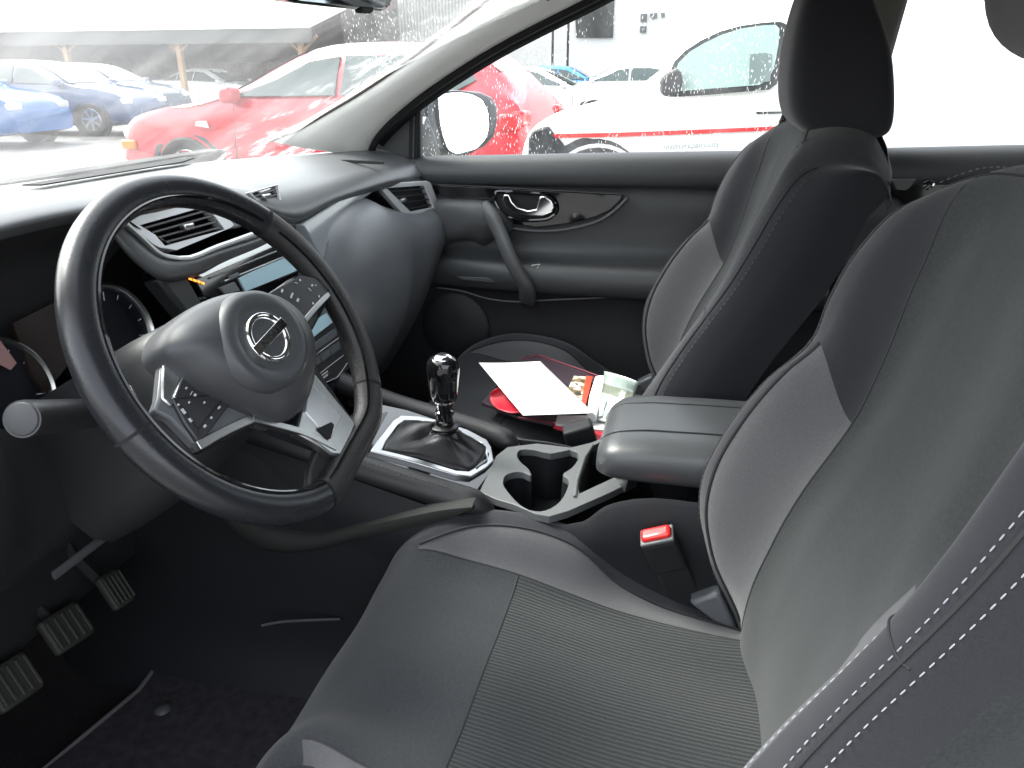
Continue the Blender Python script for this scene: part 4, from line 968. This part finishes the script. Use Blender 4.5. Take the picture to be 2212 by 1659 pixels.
# rear view mirror
rv=thing('rear_view_mirror','black interior rear-view mirror cut by the top edge of the picture','mirror',P(715,-20,y=.50))
q=[P(x,y,y=.50) for x,y in((590,-60),(598,-8),(640,8),(720,17),(825,27),(845,18),(852,-4),(850,-60))]
hs=slab('mirror_shell',q,(.004,.035,.004),M_gloss,rv,bevel=.006,seg=3)
slab('mirror_glass',[P(x,y,y=.4985) for x,y in((604,-55),(610,-10),(650,2),(720,9),(822,18),(834,10),(838,-55))],(0,.002,0),mat('tinted_mirror',(.28,.32,.36),.05,metal=1.),hs)
slab('dimmer_tab',[P(x,y,y=.499) for x,y in((780,12),(808,15),(806,26),(800,30),(784,28))],(0,.012,0),M_black,hs,bevel=.001)
v,f=tube([P(715,-20,y=.53),(0,.52,1.45)],.012,10); obj('mirror_mount',v,f,M_black,rv)
# ================================================================ THINGS ON THE PASSENGER SEAT
def plate(name,label,cat,pix,zs,t,m,bev=0,nu=None):
    L=[P(x,y,z=z) for (x,y),z in zip(pix,zs)]; c=sum(L,Vector())/len(L)
    r=thing(name,label,cat,c); o=slab(name+'_sheet',L,(0,0,-t),m,r,bevel=bev); return r,o
# clear folder with magenta edges
fm_=mat('smoky_plastic_folder',(.055,.040,.05),.25,coat=.2)
fo,_=plate('document_folder','dark translucent plastic folder with red edges under the white paper','folder',[(1040,870),(1062,845),(1135,770),(1165,766),(1300,815),(1330,850),(1310,930),(1240,925),(1120,900)],[.682,.684,.690,.690,.688,.686,.680,.680,.680],.006,fm_)
for q in([(1125,775),(1165,768),(1250,797),(1300,815)],[(1120,902),(1180,912),(1240,926)]):
    v,f=tube([P(x,y,z=.691 if y<850 else .681) for x,y in q],.0014,6); obj('folder_edge',v,f,mat('dark_red_edge',(.20,.02,.04),.4),fo)
# rolled red cover corner
M_redc=mat('red_cover',(.50,.012,.03),.45,coat=.1)
net=[[P(x,y,z=z) for x,y,z in r] for r in([(1062,846,.705),(1075,838,.712),(1092,832,.712)],[(1058,858,.694),(1080,850,.700),(1105,846,.704)],[(1062,872,.688),(1085,868,.690),(1112,862,.694)],[(1075,884,.686),(1105,893,.686),(1128,892,.688)])]
rc=thing('red_booklet','curled red booklet cover poking out left of the white paper','booklet',P(1080,870,z=.69)); sheet('booklet_cover',net,M_redc,rc,nu=5,nv=5,solid=.0012,sharp=0)
# white paper, slightly curved
pa=thing('paper_sheet','blank white sheet of paper lying on the far seat','paper',P(1150,840,z=.71))
A,B,C,D=((1034,784),(1167,781),(1283,893),(1130,898)) 
net=[]
for j in range(5):
    v_=j/4; r=[]
    for i in range(5):
        u=i/4; px=(A[0]*(1-u)+B[0]*u)*(1-v_)+(D[0]*(1-u)+C[0]*u)*v_; py=(A[1]*(1-u)+B[1]*u)*(1-v_)+(D[1]*(1-u)+C[1]*u)*v_
        r.append(P(px,py+ (1.5*math.sin(math.pi*u) if j==0 else 0),z=.715+.010*(1-v_)+.004*math.sin(math.pi*u)))
    net.append(r)
sheet('paper_leaf',net,M_paper,pa,nu=4,nv=4,solid=.0006,sharp=0)
# printed booklet with red spine
bk_=thing('printed_booklet','open picture booklet with an orange-red border between paper and white box','booklet',P(1250,850,z=.70))
pm=bpy.data.materials.new('printed_page'); pm.use_nodes=True; nt=pm.node_tree; b=nt.nodes['Principled BSDF']; b.inputs['Roughness'].default_value=.4
tc=nt.nodes.new('ShaderNodeTexCoord'); vo=nt.nodes.new('ShaderNodeTexVoronoi'); vo.inputs['Scale'].default_value=110; cr=nt.nodes.new('ShaderNodeValToRGB')
nt.links.new(tc.outputs['Object'],vo.inputs['Vector']); nt.links.new(vo.outputs['Color'],cr.inputs[0]); nt.links.new(cr.outputs[0],b.inputs['Base Color'])
cr.color_ramp.elements[0].position=.2; cr.color_ramp.elements[0].color=(.03,.03,.02,1); cr.color_ramp.elements[1].position=.8; cr.color_ramp.elements[1].color=(.65,.62,.5,1); e=cr.color_ramp.elements.new(.5); e.color=(.25,.17,.09,1)
slab('page',[P(x,y,z=.698) for x,y in((1240,812),(1268,814),(1262,880),(1250,890),(1222,850))],(0,0,-.004),pm,bk_)
slab('page_border',[P(x,y,z=.700) for x,y in((1266,812),(1280,814),(1262,885),(1252,888))],(0,0,-.006),mat('orange_red_print',(.75,.06,.03),.45),bk_)
wb=thing('white_box','small white box with rounded end beside the booklet','box',P(1290,850,z=.70))
slab('carton',[P(x,y,z=.712) for x,y in((1286,812),(1298,810),(1312,812),(1300,850),(1290,895),(1268,890),(1274,850))],(0,0,-.018),mat('white_card',(.75,.75,.75),.5),wb,bevel=.003)
# clear plastic pouch with blister strip
pc=thing('plastic_pouch','greenish clear plastic pouch leaning against the far backrest','pouch',P(1335,840,z=.70))
pcm=mat('clear_green_plastic',(.30,.36,.33),.12,coat=.5,bump=[(30,.5,.01)])
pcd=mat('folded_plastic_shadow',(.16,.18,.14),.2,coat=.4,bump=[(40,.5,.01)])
net=[[P(x,y,z=z) for x,y,z in r] for r in([(1306,802,.760),(1330,808,.765),(1352,815,.766),(1380,826,.765)],[(1304,828,.735),(1328,836,.742),(1350,842,.744),(1372,850,.740)],[(1300,848,.722),(1325,856,.728),(1345,864,.730),(1365,872,.728)],[(1290,880,.708),(1312,886,.712),(1335,892,.712),(1350,898,.710)],[(1280,905,.700),(1305,912,.700),(1320,918,.700),(1340,925,.700)])]
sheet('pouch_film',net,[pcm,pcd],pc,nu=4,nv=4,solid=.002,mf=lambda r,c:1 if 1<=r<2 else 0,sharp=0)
v,f=join(tube(curve([P(1298,902,z=.714),P(1304,880,z=.722),P(1312,862,z=.734),P(1320,872,z=.732),P(1328,895,z=.722)],5),.004,8)); obj('twisted_strip',v,f,mat('pale_blue_strip',(.5,.6,.62),.2,coat=.3),pc)
bx_=thing('leaflet','red edged pale leaflet behind the black belt buckle','leaflet',P(1240,915,z=.69))
slab('leaflet_page',[P(x,y,z=.694) for x,y in((1204,898),(1280,898),(1312,915),(1316,930),(1250,925),(1200,915))],(0,0,-.004),mat('pale_print',(.55,.52,.53),.4),bx_)
slab('leaflet_red_edge',[P(x,y,z=.690) for x,y in((1196,912),(1240,922),(1260,905),(1284,900),(1320,930),(1320,950),(1290,950),(1270,925),(1230,932),(1196,922))],(0,0,-.004),M_redc,bx_)
# ================================================================ OUTSIDE
M_asph=mat('wet_asphalt',(.10,.098,.093),.5,bump=[(6,.4,.02),(60,.5,.008)],var=(.8,.6,6),rvar=(1.5,.2))
def gz_(x,y): return 0.
g=[[Vector((x,y,0)) for x in(-60,-10,0,6,14,30,90,400)] for y in(-300,-60,-10,0,10,30,90,400)]
gr=sheet('ground',g,M_asph,None,nu=2,nv=2,sharp=0); setp(gr,kind='structure')
M_glassd=mat('vehicle_glass',(.05,.07,.07),.05,spec=.5)
M_glassl=mat('vehicle_glass_pale',(.33,.42,.40),.08,spec=.8)
M_tyre=mat('tyre',(.02,.02,.02),.8); M_rim_=mat('alloy',(.6,.61,.62),.25,metal=.9); M_clad=mat('cladding',(.03,.032,.034),.65)
M_lamp=mat('lamp_glass',(.7,.7,.7),.1,coat=.5); M_tail=mat('tail_lamp',(.55,.01,.015),.12,coat=.6); M_amber=mat('amber_lamp',(.8,.25,.02),.15,coat=.5); M_plate=mat('number_plate',(.8,.8,.78),.4)
def paint(n,c,r=.25): return mat(n,c,r,coat=.8,rvar=(3,.06),var=(2.5,.06,3))
SUV=dict(L=4.35,W=1.82,st=[(0,.62,.62,.55),(.10,.80,.80,.78),(.45,.93,.93,.86),(1.05,1.02,1.02,.90),(1.22,1.06,1.06,.90),(1.75,1.34,1.06,.74),(2.15,1.51,1.06,.66),(2.7,1.565,1.07,.65),(3.3,1.545,1.08,.64),(3.75,1.49,1.10,.63),(4.05,1.28,1.10,.66),(4.25,1.03,1.02,.78),(4.35,.70,.70,.72)],
  win=[[(1.42,.03),(1.85,.62),(2.18,.84),(2.50,.88),(2.50,.03)],[(2.56,.03),(2.56,.88),(3.1,.88),(3.42,.80),(3.42,.04)],[(3.48,.06),(3.48,.78),(3.80,.66),(3.86,.5),(3.70,.10)]],wh=(.82,3.45,.345),mir=1.42)
SED=dict(L=4.6,W=1.8,st=[(0,.55,.55,.55),(.10,.72,.72,.78),(.5,.85,.85,.86),(1.2,.95,.95,.88),(1.35,.98,.98,.88),(1.95,1.26,.99,.70),(2.3,1.41,1.0,.62),(2.8,1.455,1.01,.60),(3.3,1.42,1.02,.60),(3.8,1.25,1.03,.62),(4.15,1.08,1.04,.72),(4.5,1.03,1.02,.80),(4.6,.7,.7,.74)],
  win=[[(1.60,.04),(2.0,.66),(2.35,.88),(2.72,.92),(2.72,.04)],[(2.78,.04),(2.78,.92),(3.2,.90),(3.4,.84),(3.4,.05)],[(3.46,.05),(3.46,.84),(3.75,.66),(3.98,.10)]],wh=(.85,3.55,.33),mir=1.6)
VAN=dict(L=4.5,W=1.82,st=[(0,.62,.62,.60),(.08,.85,.85,.80),(.30,1.0,1.0,.84),(.75,1.12,1.10,.86),(.95,1.24,1.14,.86),(1.35,1.55,1.14,.80),(1.7,1.74,1.14,.78),(2.1,1.81,1.14,.78),(3.0,1.84,1.14,.78),(4.0,1.82,1.14,.78),(4.42,1.78,1.14,.77),(4.5,1.3,1.1,.76)],win=[],wh=(.64,3.4,.38),mir=None)
def vehicle(name,label,cat,kind,pos,head,body,group=None,glass=None,mats=None,nu=1,wheels=True,extras=()):
    """pos = centre on the ground; local +Y is forward after heading rotation"""
    K=kind; L=K['L']; hw=K['W']/2
    R=Matrix.Rotation(rad(head),3,'Z'); O=Vector(pos)
    r=thing(name,label,cat,pos,group)
    def X(x,s,z): return O+R@Vector((x,L/2-s,z))
    rows=[]
    def sec(s,zt,zb,wr):
        sh=hw*(1-.10*max(0,1-s/.5)**2-.08*max(0,(s-L+.4)/.4)**2)
        low=.24+.06*max(0,1-s/.3)+.08*max(0,(s-L+.3)/.3)
        isr=zt>zb+.05
        pr=[(0,zt+.0),(wr*.6,zt-.008),(wr*.90,zt-.035),(wr,zt-.085 if isr else zt-.02),(sh*.955,zb),(sh*.985,zb-.07),(sh,zb-.24 if zb>.9 else zb*.7),(sh*.985,.45),(sh*.95,low),(sh*.8,low-.03)]
        pr=[(a,max(b,low-.03)) for a,b in pr]
        return pr
    for s,zt,zb,wr in K['st']:
        h=sec(s,zt,zb,wr); rows.append([X(-a,s,b) for a,b in h[::-1]]+[X(a,s,b) for a,b in h[1:]])
    V,F,C=surf(rows,2,3); nn=len(rows[0]); nc=(nn-1)*2+1
    F+= [tuple(range(nc)),tuple((len(rows)-1)*3*nc+k for k in range(nc))][:2]
    bd=obj('body',V,F,body,r,sharp=50)
    st=K['st']
    def side(s,f,sx,o=.006):
        for i in range(len(st)-1):
            if st[i][0]<=s<=st[i+1][0]: break
        t=(s-st[i][0])/(st[i+1][0]-st[i][0]); zt,zb,wr=[st[i][k]*(1-t)+st[i+1][k]*t for k in(1,2,3)]
        a=(hw*.955,zb); b=(wr,zt-.085); x=a[0]+(b[0]-a[0])*f; z=a[1]+(b[1]-a[1])*f
        return X(sx*(x+o),s,z+o*.4)
    for sx in(-1,1):
        for w in K['win']:
            slab('side_window',[side(s,f,sx,.034) for s,f in w],R@Vector((-sx*.03,0,-.01)),glass or M_glassd,r)
        if K['mir']: 
            c=X(sx*(hw+.06),K['mir']+.02,K['st'][4][1]+.03); v,f=boxm(c,(.20,.14,.15),R); obj('door_mirror',v,f,body,r,bevel=.04,seg=3)
        if K['wh'] and K is not VAN:
            v,f=boxm(X(sx*(hw*.99+.004),2.45,.86),(.02,.17,.025),R); obj('door_handle',v,f,body,r,bevel=.006)
            v,f=tube([X(sx*(hw*.985+.006),2.53,.99),X(sx*(hw+.004),2.53,.7),X(sx*(hw*.985+.004),2.53,.36)],.004,5); 
            v2,f2=tube([X(sx*(hw*.985+.006),1.42,.97),X(sx*(hw+.004),1.40,.7),X(sx*(hw*.985+.004),1.38,.36)],.004,5); v,f=join((v,f),(v2,f2)); obj('door_gap',v,f,M_clad,r)
        for s in K['wh'][:2]:
            rr=K['wh'][2]; c=X(sx*(hw*.985),s,rr); ax=R@Vector((sx,0,0))
            V2=[];F2=[];n=20
            v,f=lathe([(rr+.085,-.06),(rr+.085,.012),(rr+.03,.016),(rr+.025,.008),(.001,.008)],c,ax,32); 
            if K is not VAN: o=obj('wheel_arch',v,f,M_clad,r,sharp=40)
            else: o=obj('wheel_arch',[*v],f,M_clad,r,sharp=40)
            v,f=lathe([(rr*.66,.03),(rr*.72,.045),(rr*.95,.045),(rr,.03),(rr,-.16),(rr*.6,-.16)],c,ax,32); wl=obj('wheel',v,f,M_tyre,r,sharp=40)
            ps=[lathe([(rr*.67,.03),(rr*.64,.038),(rr*.61,.02),(rr*.60,-.03)],c,ax,32),lathe([(.0001,.032),(.05,.03),(.055,-.01)],c,ax,16)]
            up=ax.orthogonal().normalized(); si=ax.cross(up)
            for k in range(7):
                a=2*math.pi*k/7+.2; d=up*math.cos(a)+si*math.sin(a); q=d.cross(ax)
                ps.append(slabm([c+d*.04+q*.022+ax*.03,c+d*(rr*.64)+q*.030+ax*.034,c+d*(rr*.64)-q*.030+ax*.034,c+d*.04-q*.022+ax*.03],-ax*.02))
            v,f=join(*ps); obj('rim',v,f,M_rim_,wl,sharp=40)
    # windscreens
    fi=[i for i,q in enumerate(st) if q[1]>q[2]+.03]
    if kind is not VAN:
        s0=st[fi[0]-1]; s1=st[fi[0]+1]
        def top(s,xf,o=.008):
            for i in range(len(st)-1):
                if st[i][0]<=s<=st[i+1][0]: break
            t=(s-st[i][0])/(st[i+1][0]-st[i][0]); zt,wr=[st[i][k]*(1-t)+st[i+1][k]*t for k in(1,3)]
            return X(xf*wr*.86,s,zt-.012*abs(xf)+o)
        a,b=st[4][0]+.06,st[6][0]-.06
        sheet('windscreen',[[top(a+(b-a)*t,x) for x in(-1,-.5,0,.5,1)] for t in(0,.5,1)],M_glassd,r,nu=2,nv=3)
        a,b=st[-5][0]+.12 if kind is SED else st[-4][0]+.02,st[-3][0]-.03
        sheet('rear_window',[[top(a+(b-a)*t,x) for x in(-1,-.5,0,.5,1)] for t in(0,.5,1)],M_glassd,r,nu=2,nv=3)
        for sx in(-1,1):
            v,f=boxm(X(sx*(hw*.74),.10,.72),(.34,.16,.13),R); obj('headlight',v,f,M_lamp,r,bevel=.04,seg=3)
            v,f=boxm(X(sx*(hw*.80),L-.12,.90),(.30,.18,.15),R); obj('tail_light',v,f,M_tail,r,bevel=.04,seg=3)
        v,f=boxm(X(0,L-.0,.74),(.5,.03,.12),R); obj('number_plate',v,f,M_plate,r)
        v,f=boxm(X(0,L-.02,.42),(1.5,.10,.22),R); obj('bumper_trim',v,f,M_clad,r,bevel=.03)
    return r,X
red=paint('red_paint',(.50,.012,.025)); 
rc_,X=vehicle('parked_car','bright red hatchback parked beyond the windscreen, its tail showing past the door mirror','car',SUV,(6.88,3.68,0),-2,red,group=None)
v,f=boxm(X(-.88,.12,.60),(.05,.16,.09)); obj('side_lamp',v,f,M_amber,rc_,bevel=.015)
v,f=slabm([X(-.925,.98,.80),X(-.925,1.14,.78),X(-.925,1.12,.85),X(-.925,1.0,.845)],(-.012,0,0)); obj('wing_badge',v,f,M_chrome,rc_)
v,f=boxm(X(-.90,4.20,.88),(.10,.20,.15)); obj('tail_light',v,f,M_tail,rc_,bevel=.03)
blue=paint('blue_paint',(.03,.15,.42)); gblue=paint('grey_blue_paint',(.06,.10,.20)); slate=paint('slate_paint',(.10,.13,.17)); white=paint('white_paint',(.80,.81,.80),.3)
G='cars parked in rows on the lot'
vehicle('parked_car','grey-blue crossover parked left of the red hatchback, its front wheel turned to us','car',SUV,(14.75,14.45,0),186,gblue,G)
vehicle('parked_car','bright blue car cut off by the left edge of the windscreen view','car',SUV,(11.5,14.3,0),188,blue,G)
vehicle('parked_car','pale slate car standing behind the grey-blue crossover','car',SUV,(19.2,16.9,0),184,slate,G)
vehicle('parked_car','white saloon with its side windows visible just above the red car tail','car',SED,(20.4,4.3,0),182,white,G)
vehicle('parked_car','white hatchback far behind the nose of the white van','car',SUV,(24.5,2.7,0),0,white,G)
vehicle('parked_car','light blue car whose roof shows farthest back over the white saloon','car',SUV,(30,5.2,0),182,mat('sky_blue_paint',(.05,.25,.62),.3,coat=.6),G)
vehicle('parked_car','white estate standing in shade under the long canopy','car',SED,(25.5,24,0),182,white,G)
vehicle('parked_car','second white car under the canopy, nearer the red hatchback','car',SED,(25.8,17.5,0),178,white,G)
# white van
van,X=vehicle('delivery_van','white van with a red side stripe parked close outside the far window','van',VAN,(5.92,-.83,0),0,white)
def vx(px,py,o=0): return P(px,py,x=5.0-o)
wpx=[(1440,170),(1456,134),(1480,110),(1515,87),(1556,68),(1600,56),(1650,49),(1685,47),(1698,52),(1699,90),(1690,150),(1678,182),(1662,194),(1560,203),(1480,209),(1443,210)]
wf=slab('side_window',[vx(x,y,.004) for x,y in wpx],(.02,0,0),mat('van_window_rubber',(.04,.045,.045),.6),van)
inn=[(1452,168),(1466,136),(1490,112),(1522,93),(1560,75),(1602,62),(1648,55),(1676,54),(1684,62),(1682,95),(1672,148),(1660,172),(1640,184),(1560,190),(1485,196),(1456,198)]
slab('window_pane',[vx(x,y,.010) for x,y in inn],(.004,0,0),mat('van_glass',(.42,.56,.52),.1,spec=.7),wf)
slab('seat_seen_through_glass',[vx(x,y,.013) for x,y in((1620,118),(1650,114),(1668,118),(1664,176),(1618,182))],(.002,0,0),mat('van_interior',(.20,.26,.25),.6),wf)
mmv=thing if False else None
mp_=[(1427,180),(1432,165),(1446,155),(1464,147),(1473,158),(1476,175),(1472,196),(1462,206),(1440,210),(1430,203)]
slab('door_mirror',[vx(x,y,.10) for x,y in mp_],(.09,.02,0),M_clad,van,bevel=.02,seg=3)
L=[(1196,290),(1340,287),(1500,281),(1690,273),(1900,268),(1900,277),(1690,281),(1500,290),(1340,296),(1188,299)]
slab('red_stripe',[vx(x,y,.006) for x,y in L],(.004,0,0),mat('red_stripe_print',(.62,.03,.03),.4),van)
slab('door_handle',[vx(x,y,.02) for x,y in((1634,242),(1690,241),(1690,246),(1634,247))],(.02,0,0),M_clad,van)
slab('bumper',[vx(x,y,.01) for x,y in((1140,300),(1150,282),(1182,272),(1196,290),(1215,310),(1235,345),(1140,345))],(.4,.02,0),M_clad,van,bevel=.02)
c=vx(1493,315,.008); dy=(vx(1553,311,.008)-vx(1434,318,.008)); ang=math.atan2(dy.z,-dy.y)
MT=Matrix.Translation(c)@Matrix(((0,0,-1),(-1,0,0),(0,1,0))).to_4x4()@Matrix.Rotation(ang,4,'Z')
text('van_lettering','mattsyrepairs.city',.056,MT,mat('lettering',(.28,.30,.30),.5),van,raw=False)
# buildings
def building(name,label,cat,loc,group=None): return thing(name,label,cat,loc,group)
cb=building('canopy','long open canopy with pale corrugated roof and timber posts over parked cars','canopy',(24,22,0))
M_roof=mat('pale_corrugated_roof',(.50,.53,.49),.6,wave=(3.2,.6,.03,'Y',.9))
sheet('roof',[[Vector((x,y,z)) for y in(12.5,20,35,60)] for x,z in((23.5,2.62),(27,3.5),(31,4.5),(37,5.9))],M_roof,cb,nu=3,nv=2)
v,f=boxm((23.6,36.5,2.40),(.12,48,.42)); obj('fascia',v,f,mat('dark_fascia',(.10,.105,.10),.7),cb)
v,f=boxm((37,36.5,2.6),(.2,48,6)); obj('back_wall',v,f,mat('back_wall_sheet',(.26,.25,.23),.8,var=(.8,.3,4)),cb)
M_post=mat('timber_post',(.38,.24,.13),.7)
for y in(13,17.5,22,26.5,31,35.5):
    v,f=join(boxm((23.8,y,1.25),(.16,.16,2.5)),tube([(23.8,y,1.9),(23.8,y+.6,2.4)],.05,6),tube([(23.8,y,1.9),(23.8,y-.6,2.4)],.05,6)); obj('post',v,f,M_post,cb)
gw=building('corrugated_shed','grey corrugated metal shed seen past the rear-view mirror','shed',(30,9,0))
sheet('wall',[[Vector((30,y,z)) for y in(8,10,12)] for z in(0,3,7)],mat('grey_corrugated_wall',(.30,.30,.29),.6,wave=(2.4,.8,.04,'Y',.75)),gw,nu=4,nv=2)
obj('roof',*boxm((33,10,7.1),(6.6,4.4,.2)),M_clad,gw)
wbld=building('white_building','plain white rendered building with one dark doorway and small square windows','building',(40,-2,0))
obj('wall',*boxm((44,-2,5),(8,25,10)),mat('white_render',(.80,.80,.79),.8),wbld,smooth=False)
def bq(pts,m,nm,x=39.9,t=.06): return slab(nm,[P(a,b,x=x) for a,b in pts],(t,0,0),m,wbld)
bq([(1239,-20),(1328,-20),(1324,82),(1245,82)],mat('dark_doorway',(.06,.062,.06),.8),'doorway')
for q in([(1384,30),(1398,30),(1397,48),(1384,48)],[(1383,57),(1397,57),(1396,71),(1382,71)],[(1404,30),(1420,28),(1419,40),(1404,41)],[(1428,28),(1436,28),(1436,38),(1428,38)]): bq(q,mat('small_window',(.12,.13,.13),.3),'window')
for px in(1194,1227):
    q=P(px,92,x=33); v,f=tube([Vector((33,q.y,0)),Vector((33,q.y,4.2))],.05,8); o=obj('pole',v,f,M_clad); o.location=(0,0,0); setp(o,'thin grey pole %s in front of the white building'%('left of the dark doorway by itself' if px==1194 else 'close against the dark doorway'),'pole')
# timber fence behind the cars
fe=building('board_fence','weathered grey board fence behind the left row of parked cars','fence',(27,26,0))
v,f=join(*[boxm((28.5,12+i*.42,.85),(.03,.38,1.7)) for i in range(60)]); obj('boards',v,f,mat('weathered_board',(.20,.18,.155),.8,var=(2,.4,4)),fe,smooth=False)
# ================================================================ SKY, SUN, CAMERA
w=bpy.data.worlds.new('World'); S.world=w; w.use_nodes=True; nt=w.node_tree; bg=nt.nodes['Background']
sk=nt.nodes.new('ShaderNodeTexSky'); sk.sky_type='NISHITA'; sk.sun_disc=False; SE,SR=rad(50),rad(8)
sk.sun_elevation=SE; sk.sun_rotation=SR; sk.air_density=1.2; sk.dust_density=4.0; sk.altitude=0
hs_=nt.nodes.new('ShaderNodeHueSaturation'); hs_.inputs['Saturation'].default_value=.28
nt.links.new(sk.outputs[0],hs_.inputs['Color']); nt.links.new(hs_.outputs[0],bg.inputs[0]); bg.inputs[1].default_value=.15
ld=bpy.data.lights.new('sun','SUN'); ld.energy=1.2; ld.angle=rad(20); ld.color=(1,.97,.93); so=bpy.data.objects.new('sun',ld); COL.objects.link(so)
sd=Vector((math.sin(SR)*math.cos(SE),math.cos(SR)*math.cos(SE),math.sin(SE))); so.rotation_euler=(-sd).to_track_quat('-Z','Y').to_euler(); so.location=(0,0,20)
cd=bpy.data.cameras.new('camera'); cam=bpy.data.objects.new('camera',cd); COL.objects.link(cam)
cd.sensor_width=36; cd.lens=36*FX/2212; cd.clip_start=.02; cd.clip_end=1200
cam.matrix_world=Matrix.Translation(CAM)@Matrix((CR,CU,-CF)).transposed().to_4x4()
S.camera=cam
S.view_settings.view_transform='Standard'; S.view_settings.look='None'; S.view_settings.gamma=1; S.view_settings.exposure=2.45
try: S.view_settings.use_curve_mapping=False
except: pass
S.render.engine='CYCLES'; c=S.cycles; c.max_bounces=10; c.diffuse_bounces=5; c.glossy_bounces=5; c.transparent_max_bounces=12; c.sample_clamp_indirect=6
